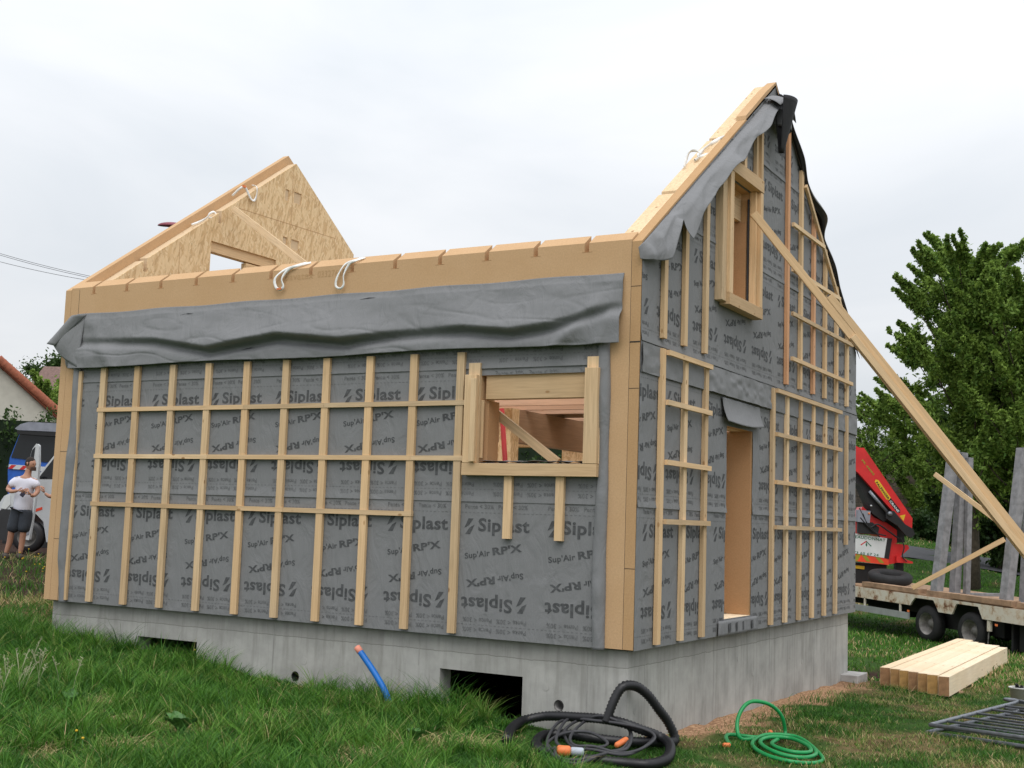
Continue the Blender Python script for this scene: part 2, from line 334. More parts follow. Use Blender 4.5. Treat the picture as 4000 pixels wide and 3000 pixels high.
def np_mesh(name, verts, faces4, mats, tint=None, parent=None, smooth=False, tri=None):
    me = bpy.data.meshes.new(name)
    nv = len(verts); nq = len(faces4); nt3 = 0 if tri is None else len(tri)
    me.vertices.add(nv); me.vertices.foreach_set('co', np.asarray(verts, np.float32).ravel())
    idx = np.asarray(faces4, np.int32).ravel(); ls = np.arange(nq, dtype=np.int32)*4; lt = np.full(nq, 4, np.int32)
    if nt3:
        idx = np.r_[idx, np.asarray(tri, np.int32).ravel()]; ls = np.r_[ls, nq*4+np.arange(nt3, dtype=np.int32)*3]; lt = np.r_[lt, np.full(nt3, 3, np.int32)]
    me.loops.add(len(idx)); me.loops.foreach_set('vertex_index', idx.astype(np.int32))
    me.polygons.add(nq+nt3); me.polygons.foreach_set('loop_start', ls.astype(np.int32)); me.polygons.foreach_set('loop_total', lt.astype(np.int32))
    me.update(calc_edges=True)
    if tint is not None:
        a = me.attributes.new('tint', 'FLOAT', 'POINT'); a.data.foreach_set('value', np.asarray(tint, np.float32))
    for m in (mats if isinstance(mats, (list, tuple)) else [mats]): me.materials.append(m)
    if smooth: me.polygons.foreach_set('use_smooth', [True]*len(me.polygons))
    o = bpy.data.objects.new(name, me); link(o)
    if parent: o.parent = parent
    return o
def dry(x, y):
    """0..1: how bare / straw-coloured the turf is"""
    n = vnoise(x*1.1+9, y*1.1+3)*.55+vnoise(x*3.3+1, y*3.3)*.45
    base = .16+.56*np.clip((x+.5)/2.0, 0, 1)*np.clip(1.1-np.abs(y-5)/30, 0, 1)
    base = np.where((x < -8.3) & (y > .3), .62, base)
    d = np.clip((n-.62)*2.2+base, 0, 1)
    for (px, py, r, s) in ((-3.2, -3.05, .26, 1.), (-3.57, -2.6, .2, .9), (-2.67, -2.7, .28, .8), (-2.4, -3.6, .30, 1.), (-2.25, -3.25, .2, .7), (-2.56, -4.2, .2, .8), (-5.3, -2.3, .3, .7), (-2.69, -1.48, .22, .8), (-2.55, -1.88, .25, .9), (-1.1, -2.5, .30, 1.), (-1.35, -2.25, .2, .8), (-7.37, -.2, .3, .8), (-1.6, -1.2, .2, .5), (-4.4, -3.6, .25, .6), (-6.0, -1.6, .3, .5), (-.6, -2.9, .3, .7)):
        d = np.maximum(d, s*np.exp(-((x-px)**2+(y-py)**2)/r**2*1.2))
    return d
def soilf(x, y):
    """bare soil / sawdust factor"""
    n = vnoise(x*2.5, y*2.5)*.6+vnoise(x*9, y*9)*.4
    g = np.clip(1-(x-.0)/(.30+.65*n), 0, 1)*(.35+1.1*n)*((y > .9) & (y < 8.6) & (x > -.3) & (x < 2))          # strip along gable plinth
    g = np.maximum(g, np.exp(-(((x-.3)/.8)**2+((y-8.9)/1.1)**2))*1.4)
    g = np.maximum(g, ((x < -8.0) & (x > -15) & (y > -.4+.5*n))*np.clip(1.3-abs(y-1.8-.25*(-8-x))/2.6, 0, 1)*(n*1.2+.2))
    g = np.maximum(g, ((x < -9.5) & (y > 2.2))*.95)
    g = np.maximum(g, np.clip(1.2-abs(y-47+.0*x)/3.5, 0, 1)*(x > -20)*(n > .35))
    g = np.maximum(g, ((x > -7.6) & (x < .1) & (y > .3) & (y < 9)) * .9)
    return np.clip(g, 0, 1)
# ground sheet
def lin(a, b, n): return np.linspace(a, b, n)
gx = np.r_[lin(-400, -40, 12), lin(-38, -10.2, 60), lin(-10, 4, 150), lin(4.2, 16, 40), lin(20, 400, 12)]
gy = np.r_[lin(-60, -12, 8), lin(-11.5, -6.2, 12), lin(-6, 10, 150), lin(10.3, 55, 110), lin(60, 700, 16)]
GX, GY = np.meshgrid(gx, gy); GZ = hz(GX, GY)+(vnoise(GX*3, GY*3)-.5)*.05+(vnoise(GX*9, GY*9)-.5)*.02
nx, ny = len(gx), len(gy); ii = (np.arange(ny-1)[:, None]*nx+np.arange(nx-1)[None, :]).ravel()
inside = (GX > -7.3) & (GX < -.3) & (GY > .3) & (GY < 7.4); GZ = np.where(inside, -1.15, GZ)
ground = np_mesh('ground', np.c_[GX.ravel(), GY.ravel(), GZ.ravel()], np.c_[ii, ii+1, ii+1+nx, ii+nx], M['grass'], smooth=True)
ground.data.attributes.new('soil', 'FLOAT', 'POINT').data.foreach_set('value', soilf(GX.ravel(), GY.ravel()).astype(np.float32))
ground.data.attributes.new('dry', 'FLOAT', 'POINT').data.foreach_set('value', dry(GX.ravel(), GY.ravel()).astype(np.float32))
m = MT('turf', .95, .1); so_ = m.n('ShaderNodeAttribute', attribute_name='soil').outputs['Fac']; dr_ = m.n('ShaderNodeAttribute', attribute_name='dry').outputs['Fac']
na = m.noise(5, (1, 1, 1), 6, .7); nb = m.noise(.9, (1, 1, 1), 4, .6); nc = m.noise(30, (1, 1, 1), 4, .7)
gcol = m.ramp(na, [(.3, (.020, .045, .010)), (.6, (.045, .095, .018)), (.8, (.085, .125, .03))])
drc = m.ramp(na, [(.3, (.07, .05, .024)), (.7, (.20, .145, .07))])
c = m.mix(m.ramp(dr_, [(.15, 0.0), (.75, 1.0)]), gcol, drc)
soc = m.ramp(nc, [(.3, (.14, .08, .05)), (.5, (.36, .21, .12)), (.72, (.66, .43, .26))])
sx = m.n('ShaderNodeSeparateXYZ'); m.l(m.tc.outputs['Object'], sx.inputs[0])
dk = m.ramp(m_range(m, sx.outputs['X'], -10, -7), [(.0, 0.0), (1.0, 1.0)]); dky = m.ramp(m_range(m, sx.outputs['Y'], 6.5, 8.2), [(.0, 1.0), (1.0, 0.0)]); dk = m.mix(1.0, dk, dky, 'MULTIPLY'); soc = m.mix(dk, m.ramp(nc, [(.3, (.018, .012, .010)), (.7, (.07, .042, .032))]), soc)
c = m.mix(m.ramp(so_, [(.3, 0.0), (.6, 1.0)]), c, soc); m.col(c); m.bump(nc, .6, .03)
ground.data.materials.clear(); ground.data.materials.append(m.m); tag(ground, kind='structure')
# road
rb = MB()
def road_fn(u, v):
    a = Vector((-3.8, 29, 0)).lerp(Vector((-5.1, 35.1, 0)), v); dirv = Vector((3.02, 1.7, 0)).normalized()*((u-.5)*120); p = a+dirv
    return (p.x, p.y, hzf(p.x, p.y)+.03)
rb.grid(road_fn, 60, 6); tag(rb.build('road', M['road'], smooth=True), kind='structure')

# ------------------------------------------------------------------ the timber house
W_, He, Ha, sl = 7.67, 3.70, 6.427, .7111
house = empty('timber_house', (0, 0, 0), 0, 'unfinished timber frame house wrapped in grey printed membrane on a concrete plinth', 'house')
def circ(cx, cz, r, n=20): return [(cx+r*math.cos(2*math.pi*k/n), cz+r*math.sin(2*math.pi*k/n)) for k in range(n)]
def rect(a, b, c, d): return [(a, c), (b, c), (b, d), (a, d)]
# foundation
f = MB()
f.prism(rect(-7.51, -.08, -1.3, -.004), [rect(-6.10, -5.21, -.80, -.32), rect(-2.06, -1.145, -.80, -.33), circ(-3.83, -.565, .052), circ(-.76, -.555, .052)], 'y', .08, .28)
f.prism(rect(.28, 7.59, -1.3, -.004), [], 'x', -.28, -.08); f.prism(rect(.28, 7.59, -1.3, -.004), [], 'x', -7.51, -7.31)
f.prism(rect(-7.31, -.28, -1.3, -.004), [], 'y', 7.39, 7.59); f.box(-7.31, -.28, .28, 7.39, -.17, -.006)
# formwork joints and tie-hole plugs
for x in (-6.0, -4.14, -2.31, -.48): f.box(x-.004, x+.004, .0775, .0805, -1.2 if x in (-4.14, -.48) else -.32, -.01, 1)
for y in (.46, 2.25, 4.09, 5.92): f.box(-.0805, -.0775, y-.004, y+.004, -1.2, -.01, 1)
for (x, z) in ((-3.72, -.40), (-2.9, -.47), (-.9, -.40), (-6.6, -.35)): f.prism(circ(x, z, .035), [], 'y', .077, .081, 2)
for (y, z) in ((.25, -.55), (3.5, -.5), (4.9, -.42), (5.4, -.52), (3.0, -.3)): f.prism(circ(y, z, .03), [], 'x', -.081, -.077, 2)
foundation = f.build('foundation', [M['concrete'], simple('seam', (.31, .305, .29), .9), simple('plug', (.36, .355, .335), .9)], house)
# duct sleeves in the round holes
for (x, z) in ((-3.83, -.565), (-.76, -.555)):
    s_ = MB(); s_.tube([(x, .083, z), (x, .27, z)], .052, 20, cap=False); s_.tube([(x, .27, z), (x, .083, z)], .044, 20, cap=False); s_.build('pipe_sleeve', M['footing'] if x > -2 else M['black_plastic'], foundation, True)
# black capillary strip under the walls
c_ = MB(); c_.box(-7.56, -.03, .03, .3, -.004, .006); c_.box(-.3, -.03, .3, 7.62, -.004, .006); c_.build('damp_course', M['dark'], house)
# long wall (front, y=0)
nt_x = [-7.11+.5455*k for k in range(13)]
LH = [rect(-1.66, -.53, 1.655, 2.50)]
wl = MB(); wl.prism(rect(-7.486, -.104, .006, 3.63), LH, 'y', 0, .14)
edges = [-7.486]+[v for x in nt_x for v in (x-.024, x+.024)]+[-.104]
for a, b in zip(edges[::2], edges[1::2]):
    t = .0 
    wl.prism([(0, 3.6301), (0, 3.72), (.14, 3.72+.14*sl), (.14, 3.6301)], [], 'x', a, b)
wall_l = wl.build('long_wall_board', M['fibre'], house)
wi = MB(); wi.prism(rect(-7.33, -.26, .006, 3.60), LH, 'y', .14, .26); wi.build('long_wall_frame', M['osb'], house)
# router marks under the notches
rm_ = MB()
for x in nt_x: rm_.box(x-.05, x+.055, -.0015, .0, 3.632, 3.636)
rm_.build('cut_marks', M['fibre_dark'], wall_l)
# gable wall near (x=0)
GH = [rect(2.30, 3.14, .165, 2.19), rect(2.10, 2.95, 3.585, 4.87)]
def gable_outline(top=0., y0=0., notch=0, dz=.10):
    o = [(y0, .006), (W_-y0, .006), (W_-y0, He+sl*y0+top)]
    def nz(y): return (He+sl*min(y, W_-y))+top
    if notch:
        for y in (W_-.96, W_-2.30): pass
        for yc in (W_-1.0, W_-2.30):
            o += [(yc+.035, nz(yc+.035)), (yc+.035, nz(yc)-dz), (yc-.035, nz(yc)-dz), (yc-.035, nz(yc-.035))]
    o += [(W_/2, Ha+top)]
    if notch:
        for yc in (2.30, 1.0):
            o += [(yc+.035, nz(yc+.035)), (yc+.035, nz(yc)-dz), (yc-.035, nz(yc)-dz), (yc-.035, nz(yc-.035))]
    o += [(y0, He+sl*y0+top)]
    return o
g = MB(); g.prism(gable_outline(.0), GH, 'x', -.10, -.0); gb = g.build('gable_wall_board', M['fibre_cut'], house)
jl = MB()
for z in (.72, 2.34, 2.765, 3.28):
    t = .006 if z == 2.765 else .0022
    jl.box(-.10, -.0, -.002, .0, z-t, z+t)
jl.box(-.104, -.1005, .001, .05, .01, 3.7)
for z in (.72, 1.75, 2.765): jl.box(-7.49, -7.3, -.002, .0, z-.002, z+.002)
jl.box(-7.352, -7.349, -.002, .0, .01, 3.7); jl.build('board_joint', M['dark'], gb)
g = MB(); g.prism(gable_outline(.004, .141, 1), GH, 'x', -.26, -.10); g.build('gable_wall_frame', M['pine_y'], house)
# outer boards standing proud near apex (upper rake board pieces)
g = MB(); g.prism([(2.78, He+2.78*sl+.001), (4.35, He+sl*(W_-4.35)+.002), (3.86, Ha+.045), (3.52, Ha-.17), (2.79, He+2.78*sl+.055)], [], 'x', -.115, .0); g.build('ridge_board', M['fibre'], house)
# far gable
FH = [rect(2.15, 3.5, 3.4, 4.76)]
g = MB(); g.prism(gable_outline(.0), FH, 'x', -7.59, -7.49); g.build('far_gable_board', M['fibre'], house)
g = MB(); g.prism(gable_outline(-.14, .141, 1, .16), FH, 'x', -7.485, -7.345); g.build('far_gable_frame', M['pale_y'], house)
g = MB(); g.prism(gable_outline(-.142, .141, 1, .16), FH+[rect(3.62, 3.71, 5.68, 5.85), rect(3.82, 3.99, 5.69, 5.86), rect(3.62, 3.71, 4.98, 5.14), rect(3.81, 3.99, 4.99, 5.14)], 'x', -7.345, -7.33)
osb_ = g.build('far_gable_sheathing', M['osb'], house)
j = MB()
for pts in (((3.77, 6.17), (3.79, 5.37)), ((2.67, 5.33), (4.85, 5.37)), ((1.57, 4.62), (1.60, 3.4)), ((3.79, 5.37), (3.86, 5.28)), ((3.86, 5.28), (3.93, 5.34))):
    (a, b), (c2, d) = pts; j.beam((-7.3295, a, b), (-7.3295, c2, d), .006, .002, (1, 0, 0))
j.build('sheathing_joint', M['fibre_dark'], osb_)
hd = MB(); hd.box(-7.47, -7.36, 2.15, 3.5, 4.62, 4.76); hd.box(-7.45, -7.36, 2.9, 4.3, 4.50, 4.60); hd.box(-7.40, -7.345, 3.02, 3.10, 4.0, 4.50); hd.build('far_window_header', M['pine_y'], house)
# rear wall
g = MB(); g.prism(rect(-7.345, -.26, .006, 3.65), [rect(-6.1, -4.6, .1, 2.31), rect(-2.6, -1.4, .9, 2.2)], 'y', 7.43, 7.56); g.prism(rect(-7.49, -.10, .006, 3.65), [rect(-6.1, -4.6, .1, 2.31), rect(-2.6, -1.4, .9, 2.2)], 'y', 7.57, 7.67, 1)
g.build('rear_wall', [M['osb'], M['fibre']], house)
b = MB(); b.box(-5.77, -5.40, 7.2, 7.42, .0, 2.4); b.build('rear_post', M['osb'], house)
# floor slab is the foundation top; joists, beams and posts inside
for k in range(14):
    y = .68+.545*k
    if 2.6 < y < 7.3: b = MB(); b.box(-7.32, -.27, y-.035, y+.035, 2.50, 2.69); b.build('joist', M['pink_x'], house)
b = MB(); b.box(-3.17, -3.03, 3.2, 7.42, 2.08, 2.49); b.build('main_beam', M['glulam'], house)
b = MB(); b.box(-7.3, -3.18, 3.3, 3.42, 2.10, 2.49); b.build('cross_beam', M['glulam'], house)
b = MB(); b.box(-3.19, -3.02, 3.0, 3.19, .0, 2.49); b.build('inner_post', M['osb'], house)
b = MB(); b.box(-5.4, -2.0, 3.85, 4.6, 2.70, 2.78); b.build('tarp_bundle', M['tarp_green'], house)
# ---- printed membranes
def bfont(txt, bold):
    cu = bpy.data.curves.new('t', 'FONT'); cu.body = txt; cu.size = 1; cu.offset = bold; cu.resolution_u = 3; cu.space_character = 1.06
    o = bpy.data.objects.new('t', cu); link(o); dg = bpy.context.evaluated_depsgraph_get(); me = o.evaluated_get(dg).to_mesh()
    bm = bmesh.new(); bm.from_mesh(me); o.evaluated_get(dg).to_mesh_clear()
    bpy.data.objects.remove(o); bpy.data.curves.remove(cu)
    return bm
def text2d(txt, width, height=None, bold=.02, cut=.035, shear=0):
    """returns verts (n,2) with origin at the lower-left, faces"""
    bm = bfont(txt, bold); xs = [v.co.x for v in bm.verts]; ys = [v.co.y for v in bm.verts]
    x0, x1, y0, y1 = min(xs), max(xs), min(ys), max(ys); sx = width/(x1-x0); sy = sx if height is None else height/(y1-y0)
    for v in bm.verts: v.co = ((v.co.x-x0)*sx+shear*(v.co.y-y0)*sy, (v.co.y)*sy, 0)
    if cut:
        k = cut
        while k < width:
            bmesh.ops.bisect_plane(bm, geom=bm.verts[:]+bm.edges[:]+bm.faces[:], plane_co=(k, 0, 0), plane_no=(1, 0, 0)); k += cut
        h = (y1-y0)*sy; k = -h
        while k < h:
            bmesh.ops.bisect_plane(bm, geom=bm.verts[:]+bm.edges[:]+bm.faces[:], plane_co=(0, k, 0), plane_no=(0, 1, 0)); k += cut
    bm.verts.index_update(); v = np.array([(p.co.x, p.co.y) for p in bm.verts]); fs = [tuple(q.index for q in fc.verts) for fc in bm.faces]; bm.free(); return v, fs
# logo: two slanted bars
A_ = [(.0, .40), (.38, 1.), (.90, 1.), (.46, .57)]; B_ = [(1-x, 1-y) for x, y in A_]
logo_v = np.array([(x*.110, y*.150) for x, y in A_+B_]); logo_f = [(0, 1, 2, 3), (4, 5, 6, 7)]
T1 = text2d('Siplast', .56, .165, .028); T1v = T1[0]+[.155, .035]
T2 = text2d("Sup'Air", .28, .075, .026); T3 = text2d("RP'X", .32, .075, .038); T3v = T3[0]+[.31, .0]
T4 = text2d('Pente < 30%', .32, .044, .025, cut=.08)
def rot2(v, a): c_, s_ = math.cos(a), math.sin(a); return np.c_[v[:, 0]*c_-v[:, 1]*s_, v[:, 0]*s_+v[:, 1]*c_]
ITEMS = []    # (verts, faces, ink) of one tile of the roll: u from 0, z from the roll's lower edge
def item(v, fs, k): ITEMS.append((v, fs, k))
def flip(v, cx, cz): return np.c_[2*cx-v[:, 0], 2*cz-v[:, 1]]
lo = [(logo_v+[0, .0], logo_f), (T1v, T1[1])]
for v, fs in lo: item(v+[.0, .97], fs, 1)
for v, fs in lo: item(flip(v, .355, 0.0)+[.0, .405], fs, 1)
for v, fs in ((T2[0], T2[1]), (T3v, T3[1])): item(rot2(v, R_(8.5))+[.02, .735], fs, 1); item(flip(rot2(v, R_(8.5)), .32, 0.0)+[.02, .625], fs, 1)
for du in (.0, .37): item(T4[0]+[du, 1.215], T4[1], 2); item(flip(T4[0], .17, 0)+[du, .185], T4[1], 2); item(flip(T4[0], .17, 0)+[du, .095], T4[1], 2)
for k in range(20):
    for zz in (.118, 1.175): u = k*.0455; item(np.array([(u, zz), (u+.025, zz), (u+.025, zz+.004), (u, zz+.004)]), [(0, 1, 2, 3)], 2)
def make_membrane(name, mapf, rolls, u0, u1, holes, topf, amp=1.0, extra=None):
    """mapf(u,z,off)->xyz. rolls: list of (z0, z1, tile offset)"""
    vs = []; fs = []; ms = []; nb = 0
    def disp(u, z, z0):
        d = .004+.005*amp*(vnoise(u*2.1+z*1.3+3, z*2.3-u*.4+7)-.3)+.004*amp*(vnoise(u*6.3-z*2.5, z*5+u*1.5)-.3)
        zz = z-z0; return d+.011*np.exp(-(zz/.05)**2)*(z0 > .1)*(.5+vnoise(u*3, z0*5))
    for (z0, z1, off) in rolls:
        us = sorted(set(list(np.round(np.arange(u0, u1, .045), 4))+[u1]+[h for H in holes for h in (H[0], H[1])]))
        zs = sorted(set(list(np.round(np.arange(z0, z1, .045), 4))+[z0+.012, z1]+[h for H in holes for h in (H[2], H[3]) if z0 < h < z1]))
        us = np.array(us); zs = np.array(zs); U, Z = np.meshgrid(us, zs)
        T = topf(U); Zc = np.minimum(Z, T)
        Pp = mapf(U.ravel(), Zc.ravel(), disp(U.ravel(), Zc.ravel(), z0)); nu = len(us)
        for j in range(len(zs)-1):
            for i in range(nu-1):
                uc, zc = (us[i]+us[i+1])/2, (zs[j]+zs[j+1])/2
                if zs[j] >= max(T[j, i], T[j, i+1]): continue
                if any(H[0] < uc < H[1] and H[2] < zc < H[3] for H in holes): continue
                a = nb+j*nu+i; fs.append((a, a+1, a+1+nu, a+nu)); ms.append(0)
        vs.append(Pp); nb += len(Pp)
        # print
        k = math.floor((u0-off)/.905)-1
        while off+k*.905 < u1:
            for v, f4, ik in ITEMS:
                uu = v[:, 0]+off+k*.905; z = v[:, 1]+z0
                if uu.max() < u0 or uu.min() > u1: continue
                ok = (uu > u0+.004) & (uu < u1-.004) & (z < topf(uu)-.004) & (z < z1) & (z > z0)
                for H in holes: ok &= ~((uu > H[0]-.005) & (uu < H[1]+.005) & (z > H[2]-.005) & (z < H[3]+.005))
                ff = [q for q in f4 if all(ok[list(q)])]
                if not ff: continue
                Pq = mapf(uu, np.minimum(z, topf(uu)), disp(uu, z, z0)+.0022); vs.append(Pq); fs += [tuple(nb+i for i in q) for q in ff]; ms += [ik]*len(ff); nb += len(Pq)
            k += 1
    V = np.vstack(vs)
    me = bpy.data.meshes.new(name); me.from_pydata(V.tolist(), [], fs)
    for mm in (M['memb'], M['ink'], M['ink2']): me.materials.append(mm)
    me.polygons.foreach_set('material_index', ms); me.polygons.foreach_set('use_smooth', [True]*len(fs)); me.update()
    o = bpy.data.objects.new(name, me); link(o); o.parent = house; return o
mapl = lambda u, z, o: np.c_[u, -o, z]
mapg = lambda u, z, o: np.c_[o, u, z]
make_membrane('membrane', mapl, [(0, 1.30, -7.22), (1.28, 2.60, -7.84), (2.565, 2.84, -7.22+.3)], -7.24, -.37, [(-1.66, -.53, 1.655, 2.50)], lambda u: np.full(np.shape(u), 2.84))
gtop = lambda u: np.maximum(np.minimum(He+sl*np.minimum(u, W_-u)-.02, 9), 0)
make_membrane('membrane', mapg, [(0, 1.30, .14)], .0, 3.15, [(2.30, 3.16, .165, 2.19)], gtop)
make_membrane('membrane', mapg, [(0, 1.285, 3.02-.905)], 3.14, 7.66, [], gtop)
make_membrane('membrane', mapg, [(1.27, 2.52, .65-.905), (2.49, 2.80, .3)], .0, 7.66, [(2.30, 3.14, 1.0, 2.19)], gtop, 1.6)
make_membrane('membrane', mapg, [(2.78, 4.08, .36-.905), (4.06, 5.34, .7), (5.32, 6.42, .2)], .0, 7.66, [(2.10, 2.95, 3.585, 4.87)], gtop, 1.3)
# ---- battens
def batten(x0, x1, y0, y1, z0, z1, ax, lab=None):
    b = MB(); b.box(x0, x1, y0, y1, z0, z1); return b.build('batten', M['pine_'+ax], house)
bw = .042
for i, x in enumerate([-6.80+.547*k for k in range(10)]):
    jit = random.uniform(-.008, .008)
    batten(x-bw+jit, x+bw+jit, -.048, -.012, .025, 2.73, 'z')
for (z, x1) in ((2.235, -1.80), (1.695, -1.80), (1.145, -2.38)):
    # each row is made of lengths butted end to end
    cuts = [-6.86, -4.62, -3.53 if z > 2 else -4.0, x1] if z != 1.695 else [-6.86, -5.1, -2.42, x1]
    cuts = sorted(set(cuts))
    for a, b_ in zip(cuts, cuts[1:]): batten(a, b_-.003, -.055, -.0125, z-.024, z+.024, 'x')
batten(-7.22, -7.17, -.04, -.01, .02, 2.70, 'z'); batten(-.37, -.33, -.035, -.01, .0, 2.80, 'z')
for x in (-1.30, -.75): batten(x-.042, x+.042, -.055, -.012, .94, 1.529, 'z')
def gb_v(y, z0, z1, red=False, wd=.042):
    j = random.uniform(-.006, .006); b = MB(); b.box(.012, .052, y-wd+j, y+wd+j, z0, z1); return b.build('batten', M['pine_red'] if red else M['pine_z'], house)
M['pine_red'] = pine('pine_red', (.66, .37, .21), 2)
for y in (.46, 1.03, 1.59): gb_v(y, .03, 2.72 if y > .5 else 2.76)
for z in (2.73, 2.26, 1.70, 1.15): batten(.0525, .088, .50, 1.65, z-.024, z+.024, 'y')
for y in (3.77, 4.31, 4.86, 5.41, 5.96, 6.50): gb_v(y, .03, 2.70 if y > 4 else 2.75, y in ())
for z in (2.725, 2.215, 1.66, 1.14): batten(.0525, .088, 3.80, 6.63, z-.024, z+.024, 'y')
gb_v(7.04, .94, 2.72)
for y, z1 in ((.46, 3.84), (.99, 4.22), (1.54, 4.66)): gb_v(y, 2.86, z1)
for y, z1, rd in ((4.27, 6.0, 1), (4.83, 5.62, 0), (5.39, 5.22, 1), (5.93, 4.84, 0), (6.49, 4.44, 0), (7.05, 4.03, 0)): gb_v(y, 2.85, z1, rd)
for z, y1 in ((4.83, 5.74), (4.27, 6.52), (3.725, 7.19), (3.175, 7.18)): batten(.0525, .088, 4.36, y1, z-.024, z+.024, 'y')
b = MB(); b.beam((.070, 4.88, 5.44), (.070, 7.10, 3.78), .035, .055, (0, .58, .81)); b.build('batten', M['pine_y'], house)
for y, z0, z1, wd in ((2.66, 5.06, 5.38, .04), (3.10, 5.06, 5.68, .075)): gb_v(y, z0, z1, 0, wd)
b = MB(); b.box(.0525, .085, 3.10, 3.17, 5.03, 5.66); b.build('batten', M['pine_z'], house)
# ---- long wall window frame
wf = empty('window_frame'); wf.parent = house
def wbox(name, x0, x1, y0, y1, z0, z1, ax, par=wf, mt=None): b = MB(); b.box(x0, x1, y0, y1, z0, z1); return b.build(name, mt or M['pine_'+ax], par, bevel=.003)
wbox('side_post', -1.785, -1.655, -.045, -.006, 1.649, 2.62, 'z'); wbox('side_post', -1.79, -1.66, -.10, -.0455, 1.649, 2.50, 'z'); wbox('side_post', -1.70, -1.64, -.135, -.1005, 1.66, 2.46, 'z')
wbox('side_post', -.505, -.36, -.045, -.006, 1.649, 2.64, 'z'); wbox('side_post', -.50, -.365, -.10, -.0455, 1.649, 2.53, 'z')
wbox('bottom_rail', -1.795, -.36, -.10, -.014, 1.53, 1.645, 'x')
wbox('lintel', -1.62, -.515, .02, .13, 2.27, 2.50, 'x')
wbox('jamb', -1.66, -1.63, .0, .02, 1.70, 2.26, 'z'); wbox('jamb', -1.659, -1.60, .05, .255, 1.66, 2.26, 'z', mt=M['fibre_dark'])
b = MB(); b.grid(lambda u, v: (-1.64+1.11*u, -.03+.24*v, 1.668+.012*vnoise(u*9, v*3)+.01*math.sin(u*40)*v), 40, 6); b.build('sill_membrane', M['memb_flap'], wf, True, solid=.002)
# ---- gable window frame
gw = empty('window_frame'); gw.parent = house
wbox('side_post', .006, .09, 1.86, 1.99, 3.47, 4.84, 'z', gw); wbox('side_post', .006, .125, 1.992, 2.10, 3.567, 4.883, 'z', gw)
wbox('side_post', .006, .08, 2.94, 3.06, 3.58, 4.88, 'z', gw); wbox('side_post', .0805, .125, 2.985, 3.065, 3.57, 4.88, 'z', gw)
wbox('bottom_rail', .015, .13, 1.99, 3.07, 3.44, 3.565, 'y', gw); wbox('top_rail', .015, .13, 1.99, 3.07, 4.885, 5.03, 'y', gw)
wbox('header', -.22, -.10, 2.105, 2.945, 4.55, 4.80, 'y', gw)
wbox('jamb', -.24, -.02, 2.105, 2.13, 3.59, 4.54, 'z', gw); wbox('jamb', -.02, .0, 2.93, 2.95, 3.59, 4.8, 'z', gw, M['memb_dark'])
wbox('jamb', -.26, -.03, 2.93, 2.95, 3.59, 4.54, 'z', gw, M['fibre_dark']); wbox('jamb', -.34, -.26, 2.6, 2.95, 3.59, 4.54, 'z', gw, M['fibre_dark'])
# ---- door opening lining
dl = empty('door_lining'); dl.parent = house
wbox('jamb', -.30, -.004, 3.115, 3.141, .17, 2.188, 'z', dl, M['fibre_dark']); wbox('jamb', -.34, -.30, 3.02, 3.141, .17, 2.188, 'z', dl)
wbox('threshold', -.26, -.0, 2.30, 3.14, .12, .168, 'y', dl, M['pale_y'])
# ---- hanging membrane flap on the long wall
vx = [-7.4, -5.98, -5.13, -4.15, -3.3, -2.65, -1.84, -1.29, -.86, -.26, -.1]; vz = [3.06, 3.0, 2.86, 2.97, 2.875, 2.93, 2.94, 2.88, 2.93, 3.09, 3.1]
def flap_fn(u, v):
    x = -7.36+7.19*u; ztop = 3.415-.02*(1-u)+.006*math.sin(x*5); zbot = 2.735+.02*u+.010*math.sin(x*2.1)
    z = ztop+(zbot-ztop)*v; zc = interp(x, vx, vz)
    A = .15+.045*math.sin(x*1.3+1)+.025*math.sin(x*3.1); A *= min(1, (u+.02)*7, (1.01-u)*9)
    A *= .65+.35*min(1, max(0, (x+6.5)/2.0))
    t = (z-zc)
    k_up = max(0.0, min(1.0, (ztop-z)/max(.05, ztop-zc-.05)))
    bulge = .012+A*k_up**1.35*(1+.10*math.sin(x*4+z*9))
    low = .075*(1/(1+math.exp((t+.06)/.018)))
    sw = 1/(1+math.exp(-(t-.012)/.013)); d = bulge*sw+(.014+low)*(1-sw)
    cr_ = float(vnoise(x*1.5+z*4, z*5-x*.5)); d -= .007*max(0, 1-abs(cr_-.5)/.08)*k_up
    cr2 = float(vnoise(x*6.1-z*6+4, z*9+x*2)); d -= .002*max(0, 1-abs(cr2-.5)/.10)+.010*(float(vnoise(x*1.1+z*2.2, z*2-x*.5))-.5)
    d += .016*(float(vnoise(x*3.5+z*3, z*7-x))-.5)+.006*float(vnoise(x*9, z*11))+.05*math.exp(-((x+.55-(z-3.0)*1.0)/.10)**2)*v+.03*math.exp(-((x+.30-(z-3.0)*.3)/.05)**2)*v+.035*math.exp(-((x+7.0+(z-3.2)*.8)/.12)**2)*v
    d = d*min(1, v*9)+.004
    return (x, -d, z)
b = MB(); b.grid(flap_fn, 260, 70); b.build('membrane_flap', M['memb_flap'], house, True, solid=.003)
sm_ = MB()
for (x_, z_) in ((-5.55, 3.30), (-3.05, 3.33), (-4.6, 2.86)):
    q_ = [flap_fn((x_+dx+7.36)/7.19, (3.41-(z_+dz))/.67) for dx, dz in ((-.10, .0), (.02, .006), (.11, .012), (.02, .02))]; sm_.add([(a, b_-.004, c2) for a, b_, c2 in q_], [(0, 1, 2, 3)])
sm_.build('flap_slit', M['memb_dark'], house)
